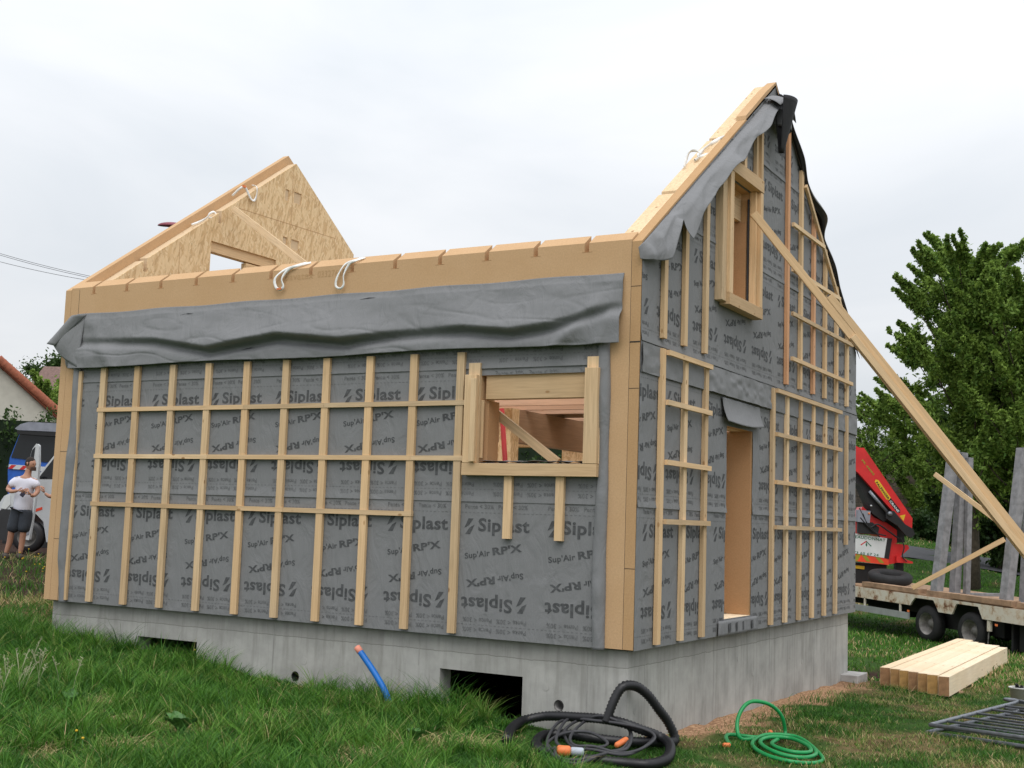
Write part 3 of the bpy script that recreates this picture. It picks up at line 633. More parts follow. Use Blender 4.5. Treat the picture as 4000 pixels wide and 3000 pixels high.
# left wing of the flap, folded out past the corner
def wing(u, v):
    a = Vector((-7.20, -.02, 3.40)).lerp(Vector((-7.20, -.09, 2.74)), v); m1 = Vector((-7.40, -.13, 3.25)).lerp(Vector((-7.44, -.10, 2.84)), v); c2 = Vector((-7.62, -.16, 3.08)).lerp(Vector((-7.50, -.14, 2.93)), v)
    p = a*(1-u)**2+m1*2*u*(1-u)+c2*u*u; p.y -= .03*math.sin(u*3.1)*math.sin(v*3.1); return tuple(p)
b = MB(); b.grid(wing, 16, 16)
b.grid(lambda u, v: tuple(Vector((-7.36, -.10, 3.36)).lerp(Vector((-7.70, -.13, 3.04)), u)*(1-v)+Vector((-7.16, -.03, 3.38)).lerp(Vector((-7.52, -.17, 3.0)), u)*v+Vector((0, -.05*math.sin(v*3.14), 0))), 14, 8)
b.grid(lambda u, v: (-7.46+.26*u, -.02-.06*u*(1-v)-.03*math.sin(v*3), 2.94-.24*v+.06*(1-u)*v), 10, 10); b.build('membrane_flap', M['memb_flap'], house, True, solid=.003)
# vertical turned-back edges
def curl(x0, x1, z0, z1, side, seed, parent=house):
    def fn(u, v):
        z = z0+(z1-z0)*v; wx = .012*math.sin(z*3+seed)+.02*(float(vnoise(z*2.2+seed, seed))-.5); cx = (x0+x1)/2+wx
        hw = (x1-x0)/2*(.8+.4*float(vnoise(z*1.7, seed+4))); a = math.pi*(u*1.25-.12)
        k = .75+.5*float(vnoise(z*6+seed, 3.3))
        return (cx-math.cos(a)*hw, -.010-math.sin(a)*hw*.85*k, z)
    b = MB(); b.grid(fn, 14, 120); return b.build('membrane_edge', M['memb_flap'], parent, True, solid=.003)
curl(-7.335, -7.20, -.01, 2.74, -1, 2.0); curl(-.40, -.285, -.01, 2.80, 1, 9.0)
# gable rake flaps
fy = [-.10, .34, .56, .80, 1.03, 1.25, 1.58, 1.95, 2.3, 2.64, 2.95, 3.21, 3.5, 3.75]; fz = [3.50, 3.60, 4.0, 3.88, 4.18, 4.33, 4.62, 4.92, 5.10, 5.38, 5.60, 5.80, 6.0, 6.10]
def rake_l(u, v):
    y = -.09+3.75*u; zt = He+sl*y-.02-.04*u; zb = interp(y, fy, fz)-.02*math.sin(y*9)
    z = zt+(zb-zt)*v; d = .012+.07*min(1, v*4)*(y > .2)+.09*v**1.3*(.75+.5*float(vnoise(y*3, 1.1)))+.05*math.sin(y*7+1)*v*(1-v)*2+.05*(float(vnoise(y*6, v*3))-.5)*v+.06*v*math.exp(-((y-1.98)/.3)**2)+.05*v*math.exp(-((y-3.1)/.2)**2)
    if y < 0: d = .004+.01*v
    return (d, y+.10*v*(.5-u)*.5, z)
b = MB(); b.grid(rake_l, 110, 16); b.build('membrane_flap', M['memb_flap'], house, True, solid=.003)
gy2 = [3.75, 4.2, 4.8, 5.2, 5.67, 6.2, 6.8, 7.3, 7.66]
def rake_r(u, v):
    y = 3.80+3.86*u; zt = He+sl*(W_-y)-.005; z = zt-(.13+.04*math.sin(y*4))*v
    d = .012+.05*v*(.5+.6*float(vnoise(y*2.6, 2.1)))+.06*math.exp(-((y-5.45)/.18)**2)*v
    return (d, y+.02*v, z)
b = MB(); b.grid(rake_r, 90, 10); b.build('membrane_flap', M['memb_dark'], house, True, solid=.003)
def rake_r2(u, v):
    y = 3.95+3.7*u; zt = He+sl*(W_-y)+.004; x = -.02+.135*v*(.55+.5*float(vnoise(y*2.6, 2.1)))+.09*math.exp(-((y-5.45)/.18)**2)*v; return (x, y+.03*v, zt+.015-.03*v-.10*v**4)
b = MB(); b.grid(rake_r2, 90, 6); b.build('membrane_flap', M['memb_flap'], house, True, solid=.003)
# apex: rolled cone of membrane hanging open, dark inside
def cone(u, v):
    a = R_(-70+230*u); r = .05+.16*(1-v); c_ = Vector((.12, 3.55, 6.12)).lerp(Vector((.06, 3.62, 5.52)), v); return (c_.x+.08+math.cos(a)*r*.7, c_.y+math.sin(a)*r, c_.z)
b = MB(); b.grid(cone, 18, 14); b.build('membrane_flap', M['memb_dark'], house, True, solid=.003)
def cap_(u, v):
    a = R_(180*u); y = 3.35+.62*u; return (.015+.20*v+.03*math.sin(a), y, 6.10+.12*math.sin(a*.9)-.10*v*v-(.18*max(0, u-.6)*v))
b = MB(); b.grid(cap_, 16, 10); b.build('membrane_flap', M['memb_flap'], house, True, solid=.003)
b = MB(); b.grid(lambda u, v: (.05+.16*math.sin(u*3.14), 3.62+.36*u, 6.14-.28*v-.05*u), 12, 8); b.build('membrane_flap', M['memb_flap'], house, True, solid=.003)
# crumpled strip between storeys, flap over door, sill apron
def crump(u, v):
    y = .01+7.64*u; z = 2.785-.02-.27*v; return (.016+.012*float(vnoise(y*4, v*3))+.022*float(vnoise(y*11, v*5+2))*(1 if 1.7 < y < 3.7 else .35)+.02*v*(1 if 1.7 < y < 3.7 else .1), y, z)
b = MB(); b.grid(crump, 240, 14); b.build('membrane_flap', M['memb'], house, True)
def door_flap(u, v):
    y = 2.09+1.21*u; z = 2.475-(.25-.03*u)*v-.05*v*math.sin(u*3.14)*.6; return (.03+.075*v*v*(.6+.5*math.sin(u*2.6+.4)), y+.03*v, z)
b = MB(); b.grid(door_flap, 30, 14); b.build('membrane_flap', M['memb_flap'], house, True, solid=.003)
b = MB()
apr = lambda u, v: (.028+.006*math.sin(u*14), 2.08+1.22*u, .155-(.16-.05*u*0)*v)
b.grid(apr, 20, 5); b.build('membrane_flap', M['memb_flap'], house, True, solid=.003)
# apron print (letters cut off at the apron)
b = MB(); v_, f_ = text2d('Siplast', .9, .30, .03, .06)
for (yy, s_) in ((2.40, .07), (2.62, .05), (2.82, .045), (3.12, .06)):
    b.beam((.037, yy, .12), (.037, yy+.01, .03), s_, .002, (1, 0, 0)); 
b.build('apron_print', M['ink'], house)
# faint print on the top board of the long wall
v_, f_ = text2d('pavatex', .38, .085, .0, None); b = MB(); b.add([(-4.18+p[0], -.0018, 3.60+p[1]) for p in v_], f_)
v_, f_ = text2d('03327615', .36, .07, .0, None); b.add([(-3.74+p[0], -.0018, 3.605+p[1]) for p in v_], f_); b.build('board_stamp', simple('stamp', (.47, .29, .14), .9), wall_l)

# ------------------------------------------------------------------ lifting straps
def strap(name, pts, wd, label, group='white lifting straps looped over the wall tops', nrm=(1, 0, 0)):
    P = spline(pts, 6); b = MB(); n = Vector(nrm)
    vs = []
    for i, p in enumerate(P):
        t = (P[min(i+1, len(P)-1)]-P[max(i-1, 0)]).normalized(); s_ = t.cross(n).normalized(); tw = math.sin(i*.35)*.5; s_ = (s_*math.cos(tw)+n*math.sin(tw))*.66
        vs += [p-s_*wd/2, p+s_*wd/2]
    b.add(vs, [(2*i, 2*i+1, 2*i+3, 2*i+2) for i in range(len(P)-1)]); o = b.build(name, M['strap'], None, True, solid=.004); tag(o, label, 'strap', group); return o
s1 = strap('lifting_strap', [(-3.98, .10, 3.80), (-4.06, -.01, 3.745), (-4.20, -.03, 3.70), (-4.29, -.04, 3.62), (-4.27, -.04, 3.53), (-4.21, -.04, 3.50), (-4.17, -.04, 3.53), (-4.20, -.035, 3.62), (-4.12, -.03, 3.71), (-4.02, -.01, 3.75), (-3.92, .1, 3.80)], .045, 'white lifting strap with an orange tip on the long wall top, left of the pair', nrm=(0, 1, 0))
b = MB(); b.box(-4.25, -4.19, -.052, -.046, 3.495, 3.515); b.build('strap_tip', M['orange'], s1)
strap('lifting_strap', [(-3.22, .10, 3.80), (-3.30, -.01, 3.745), (-3.38, -.03, 3.70), (-3.45, -.04, 3.58), (-3.46, -.04, 3.49), (-3.40, -.04, 3.46), (-3.36, -.04, 3.50), (-3.37, -.035, 3.6), (-3.31, -.03, 3.71), (-3.24, -.01, 3.75), (-3.2, .1, 3.80)], .035, 'white lifting strap hanging from the long wall top, right of the pair', nrm=(0, 1, 0))
s3 = strap('lifting_strap', [(-7.42, 2.60, 5.50), (-7.33, 2.66, 5.62), (-7.31, 2.74, 5.64), (-7.30, 2.84, 5.52), (-7.30, 2.92, 5.50), (-7.30, 2.97, 5.60), (-7.32, 2.98, 5.72), (-7.42, 3.0, 5.75)], .05, 'white strap hanging in a V from the upper rake of the far gable')
b = MB(); b.box(-7.315, -7.30, 2.68, 2.74, 5.64, 5.67); b.build('strap_tip', M['orange'], s3)
strap('lifting_strap', [(-7.42, 1.85, 4.92), (-7.38, 1.95, 4.98), (-7.35, 2.05, 5.05), (-7.36, 2.12, 5.13), (-7.38, 2.22, 5.18), (-7.36, 2.26, 5.13), (-7.34, 2.18, 5.08), (-7.34, 2.08, 5.06)], .045, 'white strap bunched on the lower rake of the far gable')
strap('lifting_strap', [(-.22, 1.52, 4.82), (-.22, 1.58, 4.93), (-.20, 1.64, 5.02), (-.14, 1.70, 5.03), (-.13, 1.72, 4.97), (-.17, 1.68, 4.93), (-.15, 1.78, 4.99), (-.12, 1.88, 5.04), (-.1, 1.94, 5.06)], .05, 'white strap knotted on the near gable rake, lower of two')
strap('lifting_strap', [(-.18, 1.78, 5.0), (-.17, 1.86, 5.07), (-.16, 1.98, 5.15), (-.14, 2.1, 5.23), (-.12, 2.22, 5.30), (-.1, 2.36, 5.37)], .06, 'white strap lying flat along the near gable rake, upper of two')

# ------------------------------------------------------------------ braces
def lbeam(name, p0, p1, wd, th, upv, mt, parent=None):
    # a plank modelled along its own x axis so that the grain follows it
    p0 = Vector(p0); p1 = Vector(p1); X = (p1-p0); ln = X.length; X.normalize(); Yv = Vector(upv).cross(X).normalized(); Zv = X.cross(Yv)
    b = MB(); b.box(0, ln, -wd/2, wd/2, -th/2, th/2); o = b.build(name, mt, parent, bevel=.003)
    mm = Matrix(((X.x, Yv.x, Zv.x, p0.x), (X.y, Yv.y, Zv.y, p0.y), (X.z, Yv.z, Zv.z, p0.z), (0, 0, 0, 1))); o.matrix_local = mm; return o
def plank(name, p0, p1, wd, th, upv, mt, label, cat='plank', group=None):
    return tag(lbeam(name, p0, p1, wd, th, upv, M['pine_x'] if mt in (M['pine_x'], M['pine_z'], M['pine_y']) else mt), label, cat, group)
pr = empty('raking_prop', (.1, 2.7, 4.55), 0, 'long doubled timber prop running from the gable window down to the right', 'prop')
d0, d1 = Vector((.16, 2.62, 4.55)), Vector((2.98, 4.35, .55)); dv = (d1-d0); end = d0+dv*1.36
vw = Vector((-.495, .869, .1))
off = (0.1, 2.7, 4.55)
def rel(p): return tuple(Vector(p)-Vector(off))
e_perp = dv.cross(vw).normalized()
if e_perp.z < 0: e_perp = -e_perp
lbeam('plank', rel(d0), rel(end), .085, .04, vw, M['pine_x'], pr)
st = d0+dv*.235
lbeam('plank', rel(st+e_perp*.083), rel(end+e_perp*.083), .078, .045, vw, M['pine_x'], pr)
lbeam('plank', rel(d0+dv*.33-vw*.045), rel(d0+dv*.9-vw*.045), .07, .04, vw, M['pine_x'], pr)
plank('brace_plank', (-7.24, 2.46, 5.26), (-4.25, .95, 3.70), .045, .085, (0, .3, 1), M['pine_x'], 'timber brace plank sloping down from the far gable into the house', 'plank')
plank('brace_plank', (-1.79, .32, 2.24), (-.99, .36, 1.68), .05, .085, (0, 0, 1), M['pine_x'], 'sloping timber brace seen through the long wall window', 'plank')
b = MB(); b.tube([(-2.15, 1.25, 2.30), (-1.75, 1.0, .02)], .028, 12); b.box(-1.82, -1.68, .93, 1.07, .0, .012); tag(b.build('steel_prop', M['red'], None, True), 'red steel push prop inside the house behind the window', 'prop')

# ------------------------------------------------------------------ pipes, cable, hoses
def corr(name, pts, r, mt, step, ribs, label, cat):
    P = resample(spline(pts, 10), step); b = MB(); b.tube(P, r, 14, ribs=ribs); return tag(b.build(name, mt, None, True), label, cat)
ring = [(-.72, -.94, -.72), (-.89, -.56, -.70), (-.97, -.22, -.68), (-.84, -.09, -.64), (-.67, -.08, -.62), (-.49, -.08, -.61), (-.26, -.08, -.60), (-.04, -.10, -.61), (.12, -.04, -.66), (.24, .08, -.72), (.36, .0, -.76), (.46, -.22, -.79), (.53, -.50, -.80), (.50, -.76, -.80),
        (.30, -.84, -.80), (.10, -.92, -.79), (-.15, -1.02, -.78), (-.45, -.9, -.75), (-.60, -.5, -.73), (-.45, -.36, -.72), (-.25, -.33, -.73), (-.02, -.2, -.75), (.12, -.06, -.76), (.2, .1, -.77), (.24, .42, -.80),
        (.19, .40, -.65), (.13, .30, -.52), (.07, .21, -.40), (.01, .12, -.325), (-.03, .03, -.30), (-.07, -.04, -.31), (-.11, -.08, -.38), (-.14, -.12, -.48), (-.17, -.16, -.62)]
corr('corrugated_pipe', ring, .041, M['black_rib'], .016, .11, 'thick black corrugated pipe coiled by the plinth with one loop standing up', 'pipe')
# white stripe on the pipe
cab = [(-0.10,-1.09,-0.74),(-0.26,-1.03,-0.72),(-0.42,-0.77,-0.70),(-0.61,-0.23,-0.66),(-0.56,-0.07,-0.64),(-0.28,-0.08,-0.62),(-0.06,-0.07,-0.62),(0.12,-0.04,-0.66),(0.20,0.02,-0.72),(0.24,-0.32,-0.77),(0.25,-0.73,-0.76),(0.04,-0.83,-0.73),(-0.16,-0.79,-0.74),(-0.35,-0.57,-0.72),(-0.46,-0.37,-0.68),(-0.48,-0.09,-0.64),(-0.28,-0.07,-0.58),(-0.12,-0.07,-0.58),(0.0,-0.08,-0.64),(0.03,-0.09,-0.72),(0.18,-0.57,-0.74),(0.09,-0.72,-0.76),(0.15,-1.06,-0.75),(0.12,-1.31,-0.76),(-0.04,-1.29,-0.75),(-0.25,-1.08,-0.72),(-0.35,-0.88,-0.70),(-0.38,-0.53,-0.68),(-0.22,-0.40,-0.67),(-0.01,-0.49,-0.71),(0.01,-0.56,-0.74),(-0.05,-0.74,-0.74),(-.03,-.9,-.73)]
cab = cab+[(x_*.93+.02+.05*math.sin(i_), min(y_*.9-.06+.05*math.cos(i_*1.7), -.07), z_+.012) for i_, (x_, y_, z_) in enumerate(cab[:26])]
b = MB(); b.tube(resample(spline(cab, 10), .02), .0135, 8); cb = tag(b.build('power_cable', M['cable'], None, True), 'dark grey cable heaped inside the coiled black pipe with orange wrapped ends', 'cable')
def plug(p0, p1, r, mt, par, nm): b = MB(); b.tube([p0, Vector(p0).lerp(Vector(p1), .1), Vector(p0).lerp(Vector(p1), .9), p1], [r*.7, r, r, r*.8], 12); return b.build(nm, mt, par, True)
plug((-.15, -1.12, -.715), (-.06, -1.06, -.72), .042, M['orange'], cb, 'plug_wrap'); plug((-.06, -1.06, -.72), (.03, -1.0, -.725), .034, M['grey_plug'], cb, 'plug')
plug((.09, -.50, -.735), (.065, -.24, -.72), .026, M['orange'], cb, 'plug_wrap')
bp_ = MB(); bp_.tube(resample(spline([(-2.74, -.30, -.20), (-2.63, -.30, -.31), (-2.52, -.30, -.43), (-2.42, -.30, -.56), (-2.34, -.30, -.72)], 10), .009), .030, 14, ribs=.06)
cd = tag(bp_.build('conduit', M['blue_pipe'], None, True), 'blue corrugated conduit sticking out of the grass, end wrapped in salmon tape', 'conduit')
plug((-2.785, -.30, -.155), (-2.735, -.30, -.205), .033, M['salmon'], cd, 'end_wrap')
gcoil = [(0.66,0.71,-0.85),(0.50,1.04,-0.84),(0.48,1.24,-0.84),(0.70,1.31,-0.85),(0.76,1.53,-0.85),(0.92,1.62,-0.86),(1.17,1.40,-0.87),(1.40,1.00,-0.89),(1.48,0.76,-0.89),(1.44,0.57,-0.89),(1.29,0.42,-0.87),(1.05,0.53,-0.86),(0.83,0.83,-0.85),(0.74,1.19,-0.84),(0.79,1.43,-0.83),(1.00,1.55,-0.84),(1.23,1.28,-0.86),(1.37,0.95,-0.87),(1.35,0.69,-0.87),(1.20,0.62,-0.86),(1.03,0.69,-0.84),(0.88,0.90,-0.83),(0.82,1.13,-0.83),(0.86,1.31,-0.83),(1.01,1.41,-0.84),(1.23,1.18,-0.85),(1.32,0.94,-0.86),(1.24,0.77,-0.85),(1.08,0.81,-0.84),(.95,1.0,-.84),(.90,1.3,-.85),(.87,1.6,-.86),(.85,1.72,-.84),(.84,1.65,-.69),(.79,1.55,-.59),(.72,1.44,-.54),(.64,1.32,-.53),(.59,1.22,-.59),(.57,1.14,-.71),(.61,1.09,-.83),(.66,1.2,-.86),(.72,1.5,-.86),(.72,1.68,-.86)]
b = MB(); b.tube([Vector(p)+Vector((0, 0, .018)) for p in resample(spline(gcoil, 10), .03)], .0185, 10); gh = tag(b.build('garden_hose', M['green_hose'], None, True), 'bright green garden hose coiled on the lawn with one raised loop', 'hose')
plug((.66, .71, -.83), (.61, .66, -.83), .024, M['orange'], gh, 'connector'); plug((.72, 1.68, -.84), (.69, 1.76, -.84), .024, M['orange'], gh, 'connector')

# ------------------------------------------------------------------ timber stack, bucket, barriers, footing
bx = [(.42, 7.39), (1.39, 6.82)]
o0 = Vector((.50, 7.02, 0)); ux = Vector((.965, -.26, 0)).normalized(); uy = Vector((.055, 1, 0)).normalized()
labs = ['leftmost pale squared timber of the stack on the grass, set apart by a gap', 'second squared timber from the left in the stack on the grass', 'third squared timber from the left in the stack on the grass', 'middle squared timber of the seven on the grass',
        'fifth squared timber from the left, grass before its end', 'sixth squared timber from the left in the stack on the grass', 'rightmost squared timber of the stack with its long side in view']
for k in range(7):
    e_ = empty('squared_timber', (.50+.1365*k+(.022 if k else 0)+(.022 if k == 6 else 0), 7.32-.083*k, -.97), R_(.6), labs[k], 'timber', 'squared timbers stacked on the grass by the house')
    ln = 13.4-.20*k-(7.32-.083*k)+random.uniform(-.12, .12)
    b = MB(); b.box(-.0675, .0675, 0, ln, .02, .268+.003*(k % 2)); o = b.build('beam', M['pale_stack'], e_)
    b = MB(); b.box(-.065, .065, -.003, -.001, .024, .265); b.build('end_grain', simple('endgrain%d' % k, (.33+.06*(k % 3), .185+.04*(k % 3), .095), .9, .25, 14), e_)
# bearers below
for yy in (.6, 3.4): plank('bearer', (.45, 7.5+yy, -.98), (1.45, 6.95+yy, -.98), .09, .06, (0, 0, 1), M['planks'], 'brown bearer under the %s end of the timber stack' % ('near' if yy < 1 else 'far'), 'plank')
e_ = empty('bucket', (2.36, 6.30, -.93), 0, 'dirty white bucket with dark rubbish beside the metal barriers', 'bucket')
b = MB(); n = 24
def ringp(r, z): return [(r*math.cos(2*math.pi*k/n), r*math.sin(2*math.pi*k/n), z) for k in range(n)]
prof = [(.0, 0), (.105, 0), (.125, .22), (.14, .222), (.14, .235), (.128, .238), (.118, .225), (.10, .05), (0, .05)]
vs = [q for r, z in prof for q in ringp(max(r, .001), z)]
b.add(vs, [(i*n+k, i*n+(k+1) % n, (i+1)*n+(k+1) % n, (i+1)*n+k) for i in range(len(prof)-1) for k in range(n)]); b.build('tub', M['bucket'], e_, True)
b = MB()
for k in range(7):
    a = k*.9; b.tube([(.05*math.cos(a), .05*math.sin(a), .10), (.07*math.cos(a+.6), .07*math.sin(a+.6), .225+.02*(k % 3)), (.02*math.cos(a), .03*math.sin(a), .19)], .022, 7)
b.build('rubbish', M['dark'], e_, True)
def barrier(loc, rz, tilt, label):
    e_ = empty('metal_barrier', loc, 0, label, 'barrier', 'galvanised barriers lying on the grass', rot=(tilt, 0, rz))
    b = MB(); b.tube(spline([(0, 0, 0), (0, 2.4, 0), (.06, 2.5, 0), (3.2, 2.5, 0)], 6), .021, 10); b.tube([(0, 0, 0), (3.2, 0, 0)], .021, 10); b.tube([(3.2, 0, 0), (3.2, 2.5, 0)], .021, 10); b.build('frame', M['steel'], e_, True)
    for k, yy in enumerate((.38, .78, 1.18, 1.6, 2.02)): b = MB(); b.tube([(0, yy, 0), (3.2, yy, 0)], .013, 8); b.build('bar', M['steel'], e_, True)
    b = MB(); b.tube([(.02, 2.45, .02), (2.9, .1, .02)], .016, 8); b.build('diagonal', M['steel'], e_, True)
    return e_
barrier((1.93, 3.08, -.80), R_(-12), R_(.5), 'galvanised tubular barrier lying on top of another, lower right of the photo')
barrier((1.89, 3.12, -.885), R_(-13), R_(.0), 'galvanised tubular barrier lying underneath the other one in the grass')
b = MB(); b.box(-.12, .16, 7.22, 7.75, -1.3, -.835); tag(b.build('footing_block', M['footing'], None, bevel=.01), 'low concrete footing jutting out at the far corner of the plinth', 'footing')

# ------------------------------------------------------------------ flatbed trailer and A-frames
u = Vector((.78, -.626, 0)); TR = (-.70, 15.75, -1.0); rzT = math.atan2(u.y, u.x)
tr = empty('flatbed_trailer', TR, 0, 'rusty cream flatbed trailer with plank deck and two axles parked on the grass', 'trailer', rot=(0, R_(1.6), rzT))
zd = .90
ol = [(-3.4, zd), (-3.4, zd-.22), (-.42, zd-.22), (-.38, zd-.16), (-.27, zd-.055), (.27, zd-.055), (.42, zd-.27), (.80, zd-.27), (.92, zd-.055), (1.50, zd-.055), (1.62, zd-.27), (5.2, zd-.27), (5.2, zd)]
b = MB(); b.prism(ol, [], 'y', 0, .04); b.prism(ol, [], 'y', 2.16, 2.20)
for x in (-3.4, -1.0, 2.2, 5.16): b.box(x, x+.06, .041, 2.159, zd-.2, zd-.04)
b.build('side_rail', M['rusty'], tr)
b = MB(); b.box(-3.38, 5.18, .045, 2.155, zd-.03, zd+.03); b.build('deck', M['planks'], tr)
for (x0, x1, y0, z) in ((-2.0, -.2, .02, .05), (.0, .7, .05, .05), (.75, 2.35, .0, .06), (2.45, 2.9, .03, .05), (2.85, 5.0, .05, .06)):
    b = MB(); b.box(x0, x1, y0, y0+.22, zd+.031, zd+.03+z+.04); b.build('edge_plank', M['planks'], tr)
b = MB(); b.box(-3.3, -.42, -.03, .0, zd-.50, zd-.37); b.build('side_guard', M['alu'], tr); b = MB()
for x in (-3.0, -1.9, -.75): b.box(x, x+.04, .0, .03, zd-.5, zd-.2)
b.build('guard_bracket', M['rusty'], tr)
def wheel(par, loc, r, wd, axis='y'):
    e_ = bpy.data.objects.new('wheel', None); link(e_); e_.parent = par; e_.location = loc
    n = 28; prof = [(r*.60, 0), (r*.72, -.0), (r*.95, .02), (r, .06), (r, wd-.06), (r*.95, wd-.02), (r*.72, wd), (r*.60, wd)]
    b = MB(); vs = [(q*math.cos(2*math.pi*k/n), z, q*math.sin(2*math.pi*k/n)) for q, z in prof for k in range(n)]
    b.add(vs, [(i*n+k, i*n+(k+1) % n, (i+1)*n+(k+1) % n, (i+1)*n+k) for i in range(len(prof)-1) for k in range(n)]); b.build('tyre', M['rubber'], e_, True)
    prof = [(r*.63, .004), (r*.59, .012), (r*.54, .16), (r*.30, .175), (r*.22, .11), (.001, .10)]
    b = MB(); vs = [(q*math.cos(2*math.pi*k/n), z, q*math.sin(2*math.pi*k/n)) for q, z in prof for k in range(n)]
    b.add(vs, [(i*n+k, i*n+(k+1) % n, (i+1)*n+(k+1) % n, (i+1)*n+k) for i in range(len(prof)-1) for k in range(n)]); b.build('rim', M['rim'], e_, True); return e_
for x in (.0, 1.22):
    wheel(tr, (x, .06, .36), .36, .22); w2 = wheel(tr, (x, 2.14, .36), .36, .22); w2.rotation_euler = (0, 0, math.pi)
b = MB(); b.box(.0, .06, .3, 1.9, .32, .4); b.box(1.2, 1.26, .3, 1.9, .32, .4); b.box(-3, 5, .5, .6, .5, zd-.03); b.box(-3, 5, 1.6, 1.7, .5, zd-.03); b.build('chassis', M['dark'], tr); b = MB(); b.box(-.55, 1.85, .32, 1.9, .30, .84); b.build('mid_shade_box', M['dark'], tr); b = MB(); b.box(2.3, 5.0, .25, 1.9, .12, .60); b.build('right_shade_box', M['dark'], tr); b = MB(); b.box(-2.4, -1.2, .5, 1.7, .35, .62); b.build('left_shade_box', M['dark'], tr)  # three dark boxes added below the chassis to give the deep shade there
b = MB(); b.box(2.15, 2.20, .2, .85, .05, .62); b.build('mudflap', M['rubber'], tr); b = MB(); b.tube([(1.75, .06, .62), (1.75, .06, .42)], .05, 10); b.build('leg_stand', M['rusty'], tr)
b = MB(); b.tube([(1.73, .06, .42), (1.70, .06, .02)], .012, 8); b.build('stay_rod', M['rim'], tr)
for x in (-.5, 1.95): b = MB(); b.box(x, x+.07, -.005, .0, zd-.36, zd-.32); b.build('marker_lamp', M['orange'], tr)
# spare tyre lying on the front of the deck
sp_ = empty('spare_tyre', (-1.72, 17.35, .04), 0, 'big black tyre lying flat on the front of the trailer deck', 'tyre', rot=(R_(9), R_(6), 0))
n = 32; prof = [(.22, .02), (.26, .0), (.42, .0), (.46, .04), (.46, .15), (.42, .19), (.30, .20), (.22, .17), (.22, .02)]
b = MB(); vs = [(q*math.cos(2*math.pi*k/n), q*math.sin(2*math.pi*k/n), z) for q, z in prof for k in range(n)]
b.add(vs, [(i*n+k, i*n+(k+1) % n, (i+1)*n+(k+1) % n, (i+1)*n+k) for i in range(len(prof)-1) for k in range(n)]); b.build('tyre', M['rubber'], sp_, True)
sp_.location.z += .05
uw = Vector((u.x, u.y, -.028)); nn = Vector((.626, .78, 0))
def frameA(s, label):
    p = Vector(TR)+uw*s+Vector((0, 0, zd+.0)); e_ = empty('a_frame_rack', tuple(p), rzT, label, 'rack', 'grey timber A-frame racks on the trailer')
    b = MB(); b.beam((0, .16, .0), (.0, .62, 2.95), .19, .17, (0, 1, 0)); b.build('front_post', M['weathered'], e_, bevel=.006)
    b = MB(); b.beam((.0, .62, .0), (.0, .84, 2.90), .17, .15, (0, 1, 0)); b.build('rear_post', M['weathered'], e_, bevel=.006)
    b = MB(); b.beam((.16, .78, .0), (.14, .90, 2.80), .09, .12, (0, 1, 0)); b.build('middle_post', M['weathered'], e_, bevel=.006)
    b = MB(); b.box(-.05, .05, .26, 1.9, .0, .09); b.build('cross_piece', M['weathered'], e_, bevel=.006); return e_
frameA(.18, 'weathered grey timber A-frame on the trailer, left one, before the orchard'); frameA(2.06, 'weathered grey timber A-frame on the trailer, right one at the photo edge')
fwv = Vector((-.495, .869, 0))
def at(vx, vy, d):
    """point d metres in front of the camera along the level view axis, seen at a place of the 2212 x 1659 photo view"""
    r = rt*((vx-1106)/2708.83)+up*((829.5-vy)/2708.83)+fw; return CP+r*(d/(r.dot(fwv)))
plank('rack_batten', tuple(at(1971, 1270, 24.3)), tuple(at(2170, 1165, 23.4)), .04, .09, (0, 0, 1), M['planks_light'] if 'planks_light' in M else M['pine_x'], 'thin diagonal batten rising from the deck to the right A-frame', 'plank')
plank('rack_batten', tuple(at(2019, 1024, 24.6)), tuple(at(2150, 1122, 23.8)), .04, .09, (0, 0, 1), M['pine_x'], 'thin diagonal batten sloping down from the left A-frame behind the prop', 'plank')

# ------------------------------------------------------------------ crane truck behind the gable
V_Z = R_(29.7)
k_ = 28/2708.83
ct = empty('crane_truck', tuple(at(1985, 1290, 28)), 0, 'red loader crane folded on the back of a truck behind the gable', 'truck')
ct.matrix_world = Matrix.Translation(at(1985, 1290, 28)) @ Matrix.Rotation(V_Z, 4, 'Z') @ Matrix.Rotation(R_(5), 4, 'Y')
def c5(x, y):  # from the enlarged crane view to local (a, c) on the truck's own tilted axes
    vx = (3300+.3316*x)/1.8083; vy = (1700+.3316*y)/1.8083; a = (vx-1985)*k_; c = (1290-vy)*k_; t = R_(5); return (a*math.cos(t)-c*math.sin(t), a*math.sin(t)+c*math.cos(t))
def cpoly(name, pts, b0, b1, mt, par=ct, bevel=None): b = MB(); b.prism([c5(*p) for p in pts], [], 'y', b0, b1); return b.build(name, mt, par, bevel=bevel)
boom = cpoly('main_boom', [(-150, 60), (125, 200), (180, 200), (745, 1000), (740, 1115), (640, 1060), (120, 500), (-150, 280)], -.32, .0, M['red_crane'], bevel=.012)
cpoly('inner_boom', [(20, 480), (170, 520), (470, 830), (540, 900), (520, 1000), (430, 1050), (300, 960), (160, 640), (20, 560)], -.20, .25, M['dark'], bevel=.01)
cpoly('link_arm', [(430, 930), (520, 920), (650, 1070), (740, 1120), (765, 1180), (720, 1225), (660, 1200), (560, 1090), (430, 1010)], -.38, -.33, M['dark'], bevel=.01)
cpoly('crane_column', [(200, 880), (330, 1000), (480, 1060), (600, 1140), (600, 1290), (560, 1300), (340, 1200), (150, 1200), (120, 1050)], -.1, .35, M['red_crane'], bevel=.02)
